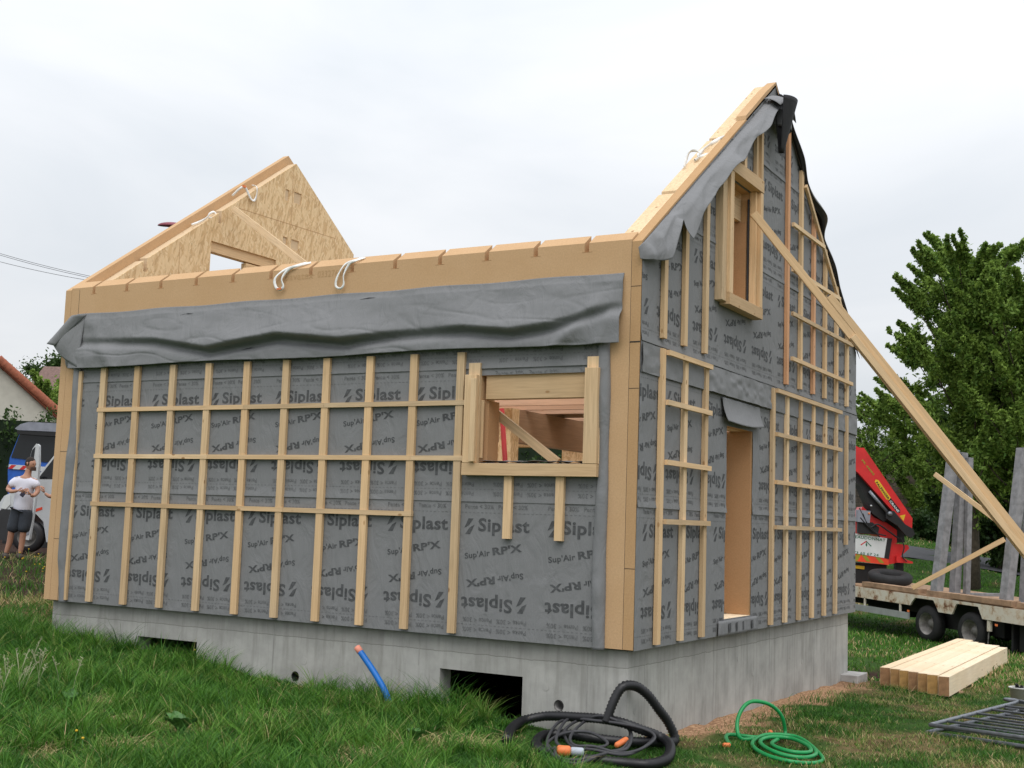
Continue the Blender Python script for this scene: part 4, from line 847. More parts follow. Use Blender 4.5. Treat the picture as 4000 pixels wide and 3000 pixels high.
for q, r_ in (([(300, 620), (380, 760), (440, 900), (520, 1010)], .022), ([(150, 1010), (260, 1120), (350, 1080), (470, 1150), (600, 1240)], .018), ([(180, 960), (240, 1100), (330, 1180), (450, 1210)], .014), ([(140, 900), (210, 1040), (300, 1150), (380, 1230)], .014), ([(620, 1230), (660, 1330), (640, 1440), (690, 1500)], .014)):
    pp = [(*(lambda t: (t[0], -.24))(c5(*p)), c5(*p)[1]) for p in q]; b = MB(); b.tube(spline(pp, 6), r_, 8); b.build('hydraulic_hose', M['dark'], ct, True)
b = MB(); p0 = c5(250, 700); p1 = c5(450, 930); b.tube([(p0[0], -.28, p0[1]), (p1[0], -.28, p1[1])], .035, 12); b.build('lift_ram', M['steel'], ct, True)
b = MB(); pa = c5(470, 955); b.tube([(pa[0], -.42, pa[1]), (pa[0], -.385, pa[1])], .05, 14); b.build('pivot_pin', M['steel'], ct, True)
for q in ((250, 960), (275, 870)):
    pa = c5(*q); b = MB(); b.tube([(pa[0], -.27, pa[1]), (pa[0], -.24, pa[1])], .022, 10); b.build('side_lamp', M['orange'] if q[1] > 900 else M['alu'], ct, True)
cpoly('valve_block', [(120, 920), (270, 930), (260, 1070), (120, 1060)], -.25, -.1, M['grey_truck'], bevel=.01); cpoly('hose_bundle', [(130, 1060), (300, 1060), (380, 1120), (360, 1200), (130, 1190)], -.2, -.11, M['dark'])
cpoly('stabiliser_box', [(520, 1290), (730, 1310), (745, 1350), (600, 1480), (600, 1520), (500, 1540)], -.1, .3, M['red_crane'], bevel=.01); cpoly('stabiliser_arm', [(580, 1440), (640, 1445), (700, 1480), (770, 1500), (768, 1520), (580, 1515)], -.2, -.101, M['red_crane'])
cpoly('stabiliser_leg', [(610, 1500), (700, 1480), (690, 1680), (690, 1850), (640, 1850), (610, 1700)], .0, .2, M['dark']); cpoly('pivot', [(430, 1000), (560, 1010), (700, 1180), (710, 1280), (600, 1290), (560, 1200)], .0, .25, M['dark'])
cpoly('rear_bumper', [(-600, 1500), (500, 1545), (500, 1640), (560, 1850), (-600, 1850)], .02, .5, M['dark']); cpoly('plate', [(130, 1565), (240, 1570), (235, 1610), (130, 1600)], -.0, .019, M['yellow'])
sg = cpoly('company_sign', [(-260, 1150), (480, 1240), (445, 1468), (-270, 1380)], -.14, -.10, M['sign_white']); cpoly('sign_side', [(480, 1235), (540, 1240), (500, 1480), (446, 1468)], -.139, -.06, M['dark'])
cb_ = cpoly('chevron_board', [(-270, 1384), (500, 1470), (500, 1548), (-270, 1480)], -.13, -.10, M['chev'])
for x in (20, 180, 340):   # slanted lime bars
    cpoly('chevron_stripe', [(x, 1418+.11*x), (x+50, 1420+.11*x), (x+110, 1500+.085*x), (x+60, 1499+.085*x)] if x > 100 else [(x+160, 1436), (x+110, 1432), (x+60, 1508), (x+115, 1512)], -.133, -.131, M['lime'], cb_)
def sign_text(txt, x0, y0, w_, h_, mt, par, depth, ang=0):
    v, fs = text2d(txt, w_, h_, .015, None); v = rot2(v, ang); a, c = c5(x0, y0); b = MB(); b.add([(a+p[0], depth, c+p[1]) for p in v], fs); return b.build('lettering', mt, par)
s5 = .3316/1.8083*k_
sign_text('SARL BEAUDONNAT', -70, 1232, 530*s5, 34*s5, M['sign_green'], sg, -.143, R_(0)); sign_text('04 73 65 67 24', 10, 1420, 370*s5, 30*s5, M['sign_green'], sg, -.143, 0)
for q, mt in (([(165, 1325), (235, 1275), (245, 1283), (180, 1330)], M['red']), ([(235, 1275), (300, 1335), (288, 1340), (232, 1285)], M['sign_green']), ([(237, 1290), (250, 1325), (240, 1345), (228, 1325)], M['sign_green'])): cpoly('emblem', q, -.143, -.141, mt, sg)
# boom lettering
def boom_text(txt, x0, y0, x1, y1, h_, mt): 
    a0, c0 = c5(x0, y0); a1, c1 = c5(x1, y1); ln = math.hypot(a1-a0, c1-c0); ang = math.atan2(c1-c0, a1-a0); v, fs = text2d(txt, ln, h_*s5, .03, None); v = rot2(v, ang)
    b = MB(); b.add([(a0+p[0], -.326, c0+p[1]) for p in v], fs); b.build('lettering', mt, boom)
cpoly('label_plate', [(318, 562), (350, 572), (492, 770), (470, 800), (440, 790), (305, 590)], -.3225, -.3205, M['yellow'], boom); cpoly('label_plate', [(492, 772), (602, 905), (600, 940), (565, 940), (462, 808)], -.3225, -.3205, M['dark'], boom)
boom_text('PALFINGER', 316, 600, 462, 795, 26, M['dark']); boom_text('CRANE', 474, 812, 575, 938, 26, M['sign_white']); boom_text('PK 44002', 150, 350, 290, 520, 24, M['lime'])
cpoly('warning_sign', [(595, 975), (662, 958), (640, 1035)], -.3225, -.3205, M['yellow'], boom)
b = MB(); b.box(-4.6, -1.2, .3, 2.2, -.1, .5); b.build('truck_bed', M['white_paint'], ct); b = MB(); b.box(-6.3, -4.7, .2, 2.2, .0, 1.9); b.build('cab', M['white_paint'], ct, bevel=.08)
for x in (-5.5, -2.6): wheel(ct, (x, .2, -.25), .42, .25)
cw = MB(); cw.tube([(-4.9, 1.0, 1.9), (-4.9, 1.0, 2.05)], .06, 12); cw.build('beacon', M['orange'], ct, True)

# ------------------------------------------------------------------ left: worker, van, blue truck
VR = Vector((.8687, .4954, 0)); VF = fwv
def skin_body(name, nodes, edges, mt, parent, sub=2, root=0):
    me = bpy.data.meshes.new(name); me.from_pydata([n[:3] for n in nodes], edges, []); o = bpy.data.objects.new(name, me); link(o)
    md = o.modifiers.new('skin', 'SKIN'); md.use_smooth_shade = True
    lay = me.skin_vertices[0] if me.skin_vertices else None
    if lay is None:
        bm = bmesh.new(); bm.from_mesh(me); bm.verts.layers.skin.verify(); bm.to_mesh(me); bm.free(); lay = me.skin_vertices[0]
    for i, n in enumerate(nodes): r = n[3]; lay.data[i].radius = r if hasattr(r, '__len__') else (r, r); lay.data[i].use_root = (i == root)
    md2 = o.modifiers.new('sub', 'SUBSURF'); md2.levels = sub; md2.render_levels = sub
    dg = bpy.context.evaluated_depsgraph_get(); me2 = bpy.data.meshes.new_from_object(o.evaluated_get(dg)); bpy.data.objects.remove(o)
    me2.name = name; me2.materials.clear(); me2.materials.append(mt); me2.polygons.foreach_set('use_smooth', [True]*len(me2.polygons))
    o = bpy.data.objects.new(name, me2); link(o); o.parent = parent; return o
def head(parent, c, r, face_dir, tilt=0):
    """ellipsoid head with nose, brow, chin, ears; face_dir: local unit vector"""
    fd = Vector(face_dir).normalized(); sd_ = fd.cross(Vector((0, 0, 1))).normalized(); b = MB(); nu, nv = 22, 18; vs = []
    for j in range(nv+1):
        th = math.pi*j/nv
        for i in range(nu):
            ph = 2*math.pi*i/nu; x = math.sin(th)*math.cos(ph); y = math.sin(th)*math.sin(ph); z = math.cos(th)
            fx = x*1.0; 
            if z < -.2: fx = fx*(1-.18*(-z-.2)) ; y *= (1-.38*(-z-.2))
            if x > .6: 
                fx += .20*math.exp(-((z+.08)/.16)**2)*math.exp(-(y/.16)**2)          # nose
                fx += .05*math.exp(-((z-.18)/.1)**2)-.05*math.exp(-((z-.04)/.07)**2)*math.exp(-((abs(y)-.3)/.15)**2)
                fx += .05*math.exp(-((z+.45)/.08)**2)*math.exp(-(y/.25)**2)+.07*math.exp(-((z+.75)/.14)**2)*math.exp(-(y/.25)**2)
            vs.append(Vector(c)+fd*fx*r*.98+sd_*y*r*.78+Vector((0, 0, z*r*1.28)))
    b.add(vs, [(j*nu+i, j*nu+(i+1) % nu, (j+1)*nu+(i+1) % nu, (j+1)*nu+i) for j in range(nv) for i in range(nu)]); return b, fd, sd_
def person(loc, label, top_m, bottom_m, nodes, edges, headc, hr, face, shirt, shorts, hands, boots, sleeves_skin=True):
    e_ = empty('person', loc, V_Z, label, 'person')
    hb, fd, sd_ = head(e_, headc, hr, face)
    body = skin_body('body', nodes, edges, M['skin'], e_)
    # fuse head into body mesh
    bm = bmesh.new(); bm.from_mesh(body.data); t = bpy.data.meshes.new('h'); t.from_pydata(hb.v, [], hb.f); bm.from_mesh(t); bmesh.ops.recalc_face_normals(bm, faces=bm.faces); bm.to_mesh(body.data); bm.free(); body.data.polygons.foreach_set('use_smooth', [True]*len(body.data.polygons))
    hc = Vector(headc)
    # hair cap, ears, beard
    h = MB(); nu, nv = 20, 8
    vs = []
    for j in range(nv+1):
        th = math.pi*.56*j/nv
        for i in range(nu):
            ph = 2*math.pi*i/nu; x = math.sin(th)*math.cos(ph); y = math.sin(th)*math.sin(ph); z = math.cos(th)
            cut = 1.0 if not (x > .35 and z < .45) else .9
            vs.append(hc+fd*(x*hr*1.04*cut-.006)+sd_*y*hr*.84*cut+Vector((0, 0, z*hr*1.36*(1 if z > 0 else 1))))
    h.add(vs, [(j*nu+i, j*nu+(i+1) % nu, (j+1)*nu+(i+1) % nu, (j+1)*nu+i) for j in range(nv) for i in range(nu)]); h.build('hair', M['hair'], e_, True)
    be = MB(); be.grid(lambda a, b_: tuple(hc+fd*(hr*(.62+.40*math.sin(a*3.14)))+sd_*(hr*.62*math.cos(a*3.14))+Vector((0, 0, -hr*(.50+.68*b_)))), 12, 5); be.build('beard', simple('beard', (.07, .04, .03), .9), e_, True, solid=.006)
    for s_ in (-1, 1):
        er = MB(); er.tube([hc+sd_*(s_*hr*.76)+Vector((0, 0, -.02)), hc+sd_*(s_*hr*.86)+Vector((0, 0, .03))], .014, 8); er.build('ear', M['skin'], e_, True)
        ey = MB(); ey.tube([hc+fd*hr*.80+sd_*(s_*hr*.30)+Vector((0, 0, hr*.05)), hc+fd*hr*.90+sd_*(s_*hr*.30)+Vector((0, 0, hr*.05))], .009, 8); ey.build('eye', M['dark'], e_, True)
    skin_body('shirt', *shirt, top_m, e_); skin_body('shorts', *shorts, bottom_m, e_)
    for bt in boots: b = MB(); b.tube(spline(bt[0], 4), bt[1], 12); b.build('boot', M['boots'], e_, True)
    for wp, dirv, side in hands:
        # palm + five fingers, curled
        wp = Vector(wp); d = Vector(dirv).normalized(); s_ = Vector(side).normalized(); cu = d.cross(s_)
        nd = [(*wp, .020), (*(wp+d*.035), (.027, .016)), (*(wp+d*.07), (.03, .015))]; ed = [(0, 1), (1, 2)]
        for k in range(4):
            o_ = s_*(-.026+.017*k); ln = (.030, .036, .034, .026)[k]; base = wp+d*.075+o_
            a = len(nd); nd += [(*base, .0088), (*(base+d*ln*.9+cu*.010), .0082), (*(base+d*ln*1.3+cu*.030), .0075), (*(base+d*ln*1.2+cu*.048), .0065)]; ed += [(2, a), (a, a+1), (a+1, a+2), (a+2, a+3)]
        a = len(nd); th = wp+d*.03-s_*.028; nd += [(*th, .010), (*(th+d*.022-s_*.018+cu*.01), .009), (*(th+d*.045-s_*.014+cu*.024), .0078)]; ed += [(1, a), (a, a+1), (a+1, a+2)]
        hb2 = skin_body('hand', nd, ed, M['skin'], e_, 1)
    return e_
# standing worker (local: x = to the right of the picture, y = away, z = up)
PN = [(0, 0, .80, (.10, .08)), (0, 0, .95, (.105, .08)), (.01, 0, 1.12, (.15, .10)), (.015, 0, 1.24, (.13, .085)), (.025, 0, 1.31, .055), (.045, 0, 1.385, .050), (.06, -.0, 1.44, .055),
      (-.15, 0, 1.245, .055), (-.255, -.03, 1.09, .042), (-.13, -.17, 1.055, .034), (-.02, -.19, 1.075, .024),
      (.18, -.02, 1.235, .055), (.235, -.03, 1.07, .042), (.20, -.14, .995, .032), (.185, -.20, 1.02, .024),
      (-.09, 0, .74, .090), (-.15, -.01, .42, .052), (-.175, .02, .26, .050), (-.225, .02, .07, .034), (.06, 0, .74, .090), (.04, -.01, .42, .052), (.02, .02, .26, .050), (-.0, .02, .07, .034)]
PE = [(0, 1), (1, 2), (2, 3), (3, 4), (4, 5), (5, 6), (3, 7), (7, 8), (8, 9), (9, 10), (3, 11), (11, 12), (12, 13), (13, 14), (0, 15), (15, 16), (16, 17), (17, 18), (0, 19), (19, 20), (20, 21), (21, 22)]
SH = ([(0, 0, .665, (.175, .14)), (0, 0, .95, (.160, .125)), (.01, 0, 1.12, (.160, .12)), (.015, 0, 1.23, (.150, .10)), (.025, 0, 1.285, .075), (-.16, 0, 1.235, .080), (-.235, -.02, 1.13, .062), (.185, -.02, 1.225, .080), (.222, -.03, 1.12, .060)],
      [(0, 1), (1, 2), (2, 3), (3, 4), (3, 5), (5, 6), (3, 7), (7, 8)])
SO = ([(-.01, 0, .90, (.145, .115)), (-.085, 0, .70, .115), (-.145, -.01, .40, .100), (.06, 0, .70, .115), (.035, -.01, .40, .100)], [(0, 1), (1, 2), (0, 3), (3, 4)])
bt = lambda x: ([(x-.01, .05, .05), (x, .02, .06), (x+.05, -.05, .04), (x+.10, -.12, .03)], [.04]*1+[.045]*12)
def boots_at(x): P = spline([(x-.02, .04, .045), (x, .01, .055), (x+.05, -.06, .04), (x+.09, -.13, .03)], 4); return ([(x-.02, .04, .045), (x, .01, .055), (x+.05, -.06, .04), (x+.09, -.13, .03)], [.042]*5+[.045]*4+[.042]*3+[.030])
PL = tuple(at(41, 1208, 20)); pe = person(PL, 'man in white t-shirt and dark work shorts standing by the van holding a phone', M['shirt'], M['shorts'], PN, PE, (.075, -.01, 1.50), .088, (.93, -.36, .0), SH, SO,
       [((-.02, -.19, 1.075), (.9, -.35, -.1), (.1, .3, -.9)), ((.185, -.20, 1.02), (-.45, -.3, .55), (.5, .3, .4))], [boots_at(-.235), boots_at(-.01)])
ph = MB(); ph.box(-.035, .035, -.006, .006, -.065, .065); pho = ph.build('phone', M['phone'], None, bevel=.006); tag(pho, 'dark phone held in front of the white t-shirt', 'phone')
pho.matrix_world = Matrix.Translation(Vector(PL)+VR*.075-VF*.21*1.0+Vector((0, 0, 1.04))) @ Matrix.Rotation(V_Z, 4, 'Z') @ Matrix.Rotation(R_(35), 4, 'Y')
# second worker hidden behind the corner, one hand on the van door
P2 = at(146, 1204, 20.8)
PN2 = [list(n) for n in PN]; 
for i, q in ((7, (-.15, 0, 1.22)), (8, (-.24, -.05, 1.0)), (9, (-.34, -.10, .98)), (10, (-.42, -.10, 1.04))): PN2[i][:3] = list(q)
PN2 = [tuple(n) for n in PN2]
M['shirt2'] = simple('shirt2', (.06, .07, .10), .9)
person(tuple(P2), 'second worker mostly hidden behind the house corner, hand on the van door', M['shirt2'], M['shorts'], PN2, PE, (.03, -.01, 1.50), .088, (-.93, -.36, .0), SH, SO, [((-.42, -.10, 1.04), (-.3, -.1, .9), (.5, .7, 0)), ((.185, -.20, 1.02), (-.45, -.3, .55), (.5, .3, .4))], [boots_at(-.235), boots_at(-.01)])
def wpt(x, y): return ((0+.39157*x)/1.8083, (1600+.39157*y)/1.8083)
LEAN = .072   # verticals at the left edge run this far off upright in the picture
def vehicle_frame(name, vx, vy, d, label, cat):
    o = at(vx, vy, d); e_ = empty(name, tuple(o), V_Z, label, cat); k = d/2708.83
    def loc(x, y): a, c = wpt(x, y); return ((a-vx-LEAN*(vy-c))*k, (vy-c)*k)
    return e_, loc
vn, vl = vehicle_frame('white_van', 60, 1213, 22.6, 'white van with dark bumper and its front door open behind the worker', 'van')
def vpoly(par, loc, name, pts, b0, b1, mt, bevel=.03): b = MB(); b.prism([loc(*p) for p in pts], [], 'y', b0, b1); return b.build(name, mt, par, bevel=bevel)
vpoly(vn, vl, 'body', [(-20, 1290), (-40, 1000), (40, 880), (250, 770), (350, 700), (560, 430), (700, 395), (2000, 400), (2030, 1290), (460, 1320), (430, 1120), (350, 1040), (220, 1040), (120, 1130), (100, 1310)], .0, 1.6, M['white_paint'], .05)
vpoly(vn, vl, 'bumper', [(-45, 1300), (-60, 1080), (20, 1010), (110, 1010), (100, 1330)], -.02, 1.62, M['black_plastic']); vpoly(vn, vl, 'headlight', [(10, 1000), (60, 880), (100, 870), (105, 960), (60, 1010)], -.015, .0, M['sign_white'], .005)
vpoly(vn, vl, 'side_window', [(375, 700), (565, 450), (760, 430), (760, 690)], -.006, -.001, M['glass'], .0); vpoly(vn, vl, 'windscreen', [(265, 765), (350, 700), (345, 780), (300, 800)], -.008, -.001, M['glass'], .0)
vpoly(vn, vl, 'stripe', [(280, 1020), (420, 975), (420, 1000), (330, 1035)], -.006, -.001, M['chev'], 0)
a, c = vl(270, 1270); wv = wheel(vn, (a, -.02, c), .29, .2); wv.children[1].data.materials[0] = M['black_plastic']; a, c = vl(1700, 1270); wheel(vn, (a, -.02, c), .30, .2)
mir = vpoly(vn, vl, 'mirror', [(352, 690), (400, 670), (420, 700), (415, 780), (352, 785)], -.30, -.20, M['black_plastic'], .01); vpoly(vn, vl, 'mirror_glass', [(357, 710), (392, 705), (395, 745), (360, 750)], -.31, -.301, M['sign_white'], .0)
door = vpoly(vn, vl, 'door', [(508, 368), (530, 385), (532, 560), (500, 900), (440, 1295), (385, 1290), (400, 800), (440, 520), (470, 420)], -.72, -.62, M['white_paint'], .02)
vpoly(vn, vl, 'door_window', [(498, 400), (478, 560), (440, 720), (425, 800), (402, 790), (440, 530), (470, 430)], -.728, -.721, M['glass'], 0); vpoly(vn, vl, 'door_handle', [(458, 710), (482, 708), (482, 765), (455, 765)], -.728, -.721, M['dark'], 0)
vpoly(vn, vl, 'door_pocket', [(420, 900), (480, 880), (470, 1050), (440, 1240), (400, 1260), (412, 1050)], -.728, -.721, M['grey_truck'], 0)
bt_, tl = vehicle_frame('blue_truck', 60, 1205, 26.5, 'blue truck with grey roof deflector and red and white striped band, facing us', 'truck')
vpoly(bt_, tl, 'cab', [(80, 1330), (75, 620), (95, 500), (190, 255), (1100, 255), (1150, 520), (1160, 1330)], .0, 2.0, M['blue_truck'], .04)
vpoly(bt_, tl, 'windscreen', [(110, 495), (195, 262), (1095, 262), (1125, 530), (440, 530)], -.02, -.002, M['glass'], .0)
vpoly(bt_, tl, 'roof_deflector', [(170, 210), (225, 165), (310, 140), (1000, 150), (1130, 210), (1080, 235), (200, 225)], -.15, 1.2, M['grey_truck'], .05); vpoly(bt_, tl, 'sun_visor', [(195, 232), (1085, 238), (1080, 285), (430, 272), (195, 262)], -.16, -.03, M['dark'], .01)
bd = vpoly(bt_, tl, 'striped_band', [(90, 565), (1140, 600), (1140, 655), (90, 608)], -.03, -.005, M['white_paint'], .0)
for i in range(9):
    x = 118+i*115; s_ = 1 if i < 3 else -1
    b = MB(); q = [(x, 566+.035*x), (x+45, 567+.035*x), (x+45-38*s_, 604+.038*x), (x-38*s_, 603+.038*x)]; b.prism([tl(*p) for p in q], [], 'y', -.034, -.031); b.build('red_stripe', M['red'], bd)
vpoly(bt_, tl, 'bumper', [(75, 1100), (1165, 1110), (1165, 1380), (75, 1370)], -.08, -.001, M['dark'], .02); vpoly(bt_, tl, 'grille', [(160, 700), (1080, 720), (1080, 1060), (160, 1040)], -.02, -.001, M['dark'], .01)
for x in (150, 960): a, c = tl(x, 1370); wheel(bt_, (a, .3, c+.1), .42, .3)
a, c = tl(520, 105); b = MB(); b.tube([(a, .4, c-.05), (a, .4, c+.03)], .045, 12); b.build('beacon', M['orange'], bt_, True); b = MB(); b.tube([(a, .4, c-.12), (a, .4, c-.05)], .02, 8); b.build('beacon_stem', M['sign_white'], bt_, True)
# dark red rounded head behind the far gable, taken for a street lamp
lamp_pos = at(362, 488, 27); cp = empty('street_lamp', tuple(lamp_pos), V_Z, 'dark red rounded lamp head showing above the far gable rake', 'lamp')
b = MB(); nu, nv = 24, 10
b.grid(lambda a, v: (.30*math.cos(a*2*math.pi)*math.sin(v*1.57)*(1.0)+.08, .13*math.sin(a*2*math.pi)*math.sin(v*1.57), .085*math.cos(v*1.57)), nu, nv); b.grid(lambda a, v: (.30*math.cos(a*2*math.pi)*v+.08, .13*math.sin(a*2*math.pi)*v, -.03*(1-v)), nu, 4); b.build('lamp_head', M['maroon'], cp, True)
gz = hzf(lamp_pos.x+.5, lamp_pos.y)-lamp_pos.z; b = MB(); b.tube([(.22, 0, .02), (.36, 0, -.06), (.42, 0, -.3), (.42, 0, gz)], .035, 8); b.build('pole', M['steel'], cp, True)

# ------------------------------------------------------------------ house on the left, tiled roof beyond, fences, far roof
hl = empty('neighbour_house', tuple(at(0, 1150, 36)), V_Z+R_(38), 'cream rendered house gable with red tiled verge at the left edge', 'house')
kk = 36/2708.83
def q4(x, y): a = (.27125*x)/1.8083; c = (1250+.27125*y)/1.8083; return ((a-0-LEAN*(1150-c))*kk*1.04, (1150-c)*kk)
b = MB(); ap = q4(-40, 660); rr = q4(860, 1400); ll = (2*ap[0]-rr[0], rr[1]-.1)
b.prism([(ll[0], -1.5), (rr[0], -1.5), rr, ap, ll], [], 'y', 0, 7); b.build('wall', M['render_wall'], hl)
b = MB(); a1 = q4(-40, 570); r1 = q4(870, 1340); l1 = (2*a1[0]-r1[0], r1[1])
b.prism([a1, r1, (r1[0]+.05, r1[1]-.28), (ap[0], ap[1]-.02), (l1[0]-.05, l1[1]-.28), l1], [], 'y', -.12, 7.1); b.build('roof', M['tile'], hl)
for k in range(16):
    t = k/16; p = (a1[0]*(1-t)+r1[0]*t, a1[1]*(1-t)+r1[1]*t); b = MB(); b.tube([(p[0], -.14, p[1]-.02), (p[0]+.45, -.14, p[1]-.02-.45*.78)], [.12, .09], 10); b.build('verge_tile', M['tile'], hl, True)
fh = empty('distant_house', tuple(at(80, 1150, 52)), V_Z, 'grey brown tiled roof partly hidden by trees on the left', 'house')
b = MB(); k5 = 52/2708.83; b.prism([(-.9, -2), (3.5, -2), (3.5, 5.1), (-.9, 5.1)], [], 'y', 0, 6, 1); b.grid(lambda a, v: (-1.3+6*a, -.3+3.2*v, 5.2+2.0*v), 4, 4, 0); b.build('building', [simple('oldtile', (.16, .10, .085), .9, .3, 10), M['render_wall']], fh)
fw_ = empty('board_fence', tuple(at(1905, 1139, 52)), V_Z, 'brown wooden board fence across the far side of the lawn', 'fence')
for i in range(7):
    b = MB()
    for r in range(9): b.box(-4.0+2.6*i, -1.45+2.6*i, 0, .03, .1+.24*r-.07*i, .32+.24*r-.07*i)
    b.build('panel', M['fence_wood'], fw_); b = MB(); b.box(-4.06+2.6*i, -3.96+2.6*i, -.05, .05, -1., 2.4-.07*i); b.build('post', M['fence_wood'], fw_)
gw_ = empty('garden_wall', tuple(at(1950, 1060, 58)), V_Z, 'pale slab wall showing above the board fence', 'wall')
for i in range(6): b = MB(); b.box(-4+2.5*i, -1.55+2.5*i, 0, .12, -3., .55-.06*i); b.build('slab', M['fence_slab'], gw_)
wr = empty('white_roofed_house', tuple(at(1900, 960, 72)), V_Z, 'low house with a pale metal roof glimpsed between the trees', 'house')
b = MB(); b.prism([(-.8, -4), (3.6, -4), (3.6, -.3), (-.8, -.3)], [], 'y', 0, 5, 1); b.prism([(-.9, -.3), (3.8, -.3), (1.2, .65), (-.6, .55)], [], 'y', -.2, 5.2, 0); b.box(-1.6, -.4, 1, 2, -.3, .9, 1); b.build('building', [M['white_paint'], simple('cream', (.5, .48, .42), .9)], wr)
# power lines
for i, (a, c, d, e2) in enumerate((((0, 517), (232, 590), 0, 0), ((0, 519.5), (222, 592), 0, 0), ((0, 545), (204, 588), 0, 0))):
    A0 = at(a[0]-300, a[1]-75, 60); B0 = at(c[0]+150, c[1]+42, 60); b = MB(); P = [A0.lerp(B0, t/20)-Vector((0, 0, .5*math.sin(math.pi*t/20))) for t in range(21)]; b.tube(P, .011, 6)
    tag(b.build('power_line', M['cable'], None, True), ['thin power line, highest of three', 'thin power line just below the highest one', 'thin power line, lowest of three'][i]+' in the left sky', 'wire', 'power lines in the left sky')

# ------------------------------------------------------------------ vegetation
def leaf_cloud(centers, radii, per, size, elong=1.6, droop=.3, seed=0, upbias=0.0):
    r = np.random.default_rng(seed); C_ = np.repeat(np.asarray(centers), per, 0); Rr = np.repeat(np.asarray(radii), per)[:, None]
    n = len(C_); d = r.normal(size=(n, 3)); d /= np.linalg.norm(d, axis=1)[:, None]; rad = np.abs(r.normal(size=(n, 1)))*.62 if seed < 40 else r.random((n, 1))**.45
    pos = C_+d*rad*Rr*np.array([1, 1, 1.25]); 
    ax = r.normal(size=(n, 3)); ax[:, 2] += upbias-droop; ax /= np.linalg.norm(ax, axis=1)[:, None]
    t = r.normal(size=(n, 3)); sd2 = np.cross(ax, t); sd2 /= np.linalg.norm(sd2, axis=1)[:, None]
    s_ = size*(.6+.8*r.random((n, 1))); L_ = ax*s_*elong*.5; W2 = sd2*s_*.5
    v = np.stack([pos-L_, pos+W2*.8, pos+L_, pos-W2*.8], 1).reshape(-1, 3); q = np.arange(n*4).reshape(-1, 4)
    clump = np.repeat(r.random(len(centers)), per); tint = np.clip(.55*clump+.45*r.random(n)+.12*(d[:, 2]*rad[:, 0]), 0, 1); return v, q, np.repeat(tint, 4)
def tree(base, h, crown_r, name, label, cat, mt, leaf=.13, nl=34, per=170, seed=0, trunk_r=.18, crown0=.2, up_=.8, clump=.5, group='trees around the site', sub=7, shape=None, sprays=True):
    r = np.random.default_rng(seed); base = Vector(base); e_ = empty(name, tuple(base), 0, label, cat, group)
    tb = MB(); tp = [Vector((0, 0, -.3))]+[Vector((.05*math.sin(k*1.3+seed)*k*.25, .05*math.cos(k*1.7)*k*.25, h*.93*k/8)) for k in range(1, 9)]
    tb.tube(tp[:8], [trunk_r*(1.25-.1)*(1-k/9.3) for k in range(8)], 10)
    cs = []; rs = []
    for i in range(nl):
        t = crown0+(1-crown0)*(i+.5)/nl; z0 = t*h*.9; a = i*2.399+r.random()*.6; p0 = tp[min(int(z0/(h*.93)*8), 7)].copy(); p0.z = z0*.92
        prof = shape(t) if shape else (math.sin(math.pi*min(1, (t*.9+.12)))**.6)
        ln = crown_r*prof*(.7+.45*r.random()); dr = Vector((math.cos(a), math.sin(a), up_*(.4+.8*t)*(.6+.6*r.random())))
        p1 = p0+Vector((dr.x*ln*.5, dr.y*ln*.5, dr.z*ln*.35)); p2 = p0+Vector((dr.x*ln, dr.y*ln, dr.z*ln)); P = spline([p0, p1, p2], 4)
        tb.tube(P, [max(.012, trunk_r*.30*(1-t*.6)*(1-k/len(P))) for k in range(len(P))], 6)
        for k in range(sub):
            s_ = (k+1.2)/(sub+.2); p = P[min(int(s_*(len(P)-1)), len(P)-1)]; jit = Vector(r.normal(size=3))*ln*.14*(1.2-s_*.3); c = p+jit; 
            cs.append(tuple(c)); rs.append(clump*(.65+.55*r.random())*(1.15-.35*s_))
        if sprays:   # upright leafy tips that break the outline
            for k in range(3):
                tip = p2+Vector(r.normal(size=3))*ln*.10; out = Vector((dr.x, dr.y, 0))*.10; st_ = clump*.34; top = tip+out*7+Vector((0, 0, st_*7))
                tb.tube([p2, tip, top], [.012, .010, .004], 4)
                for q in range(8): cs.append(tuple(tip+out*q+Vector((.02*r.normal(), .02*r.normal(), q*st_)))); rs.append(clump*.50*(1-.10*q))
    tb.build('trunk', M['bark'], e_, True)
    v, q, t = leaf_cloud(cs, rs, per, leaf, seed=seed+5)
    np_mesh('crown', v, q, mt, t, e_); return e_
gp = lambda vx, vy, d, dz=0: (lambda p: (p.x, p.y, hzf(p.x, p.y)+dz))(at(vx, vy, d))
def ht(vy, vx, d): p = at(vx, vy, d); return p.z-hzf(p.x, p.y)
tree(gp(2100, 1280, 34), ht(450, 2100, 34)*1.02, 1.75, 'broadleaf_tree', 'tall bushy green tree standing right of the prop behind the trailer', 'tree', M['leaf'], .074, 62, 130, 3, .20, .24, 1.2, .235, sub=10)
tree(gp(2225, 1280, 33), ht(500, 2225, 33), 1.7, 'broadleaf_tree', 'tall green tree cut off by the right edge of the photo', 'tree', M['leaf'], .074, 52, 130, 11, .18, .25, 1.2, .235, sub=9)
tree(gp(2170, 1230, 40), ht(800, 2170, 40), 1.8, 'broadleaf_tree', 'darker tree behind and between the two tall right trees', 'tree', M['leaf_dark'], .10, 34, 170, 21, .18, .06, .7, .42)
tree(gp(1888, 1120, 50), ht(815, 1888, 50), 1.15, 'young_tree', 'small light green tree with airy crown beside the gable edge', 'tree', M['leaf'], .062, 44, 34, 5, .08, .30, .9, .13)
tree(gp(1870, 1120, 58), ht(960, 1870, 58), 1.7, 'bushy_tree', 'low round green tree below the airy young tree', 'tree', M['leaf_dark'], .10, 20, 180, 7, .1, .15, .5, .40, sprays=False)
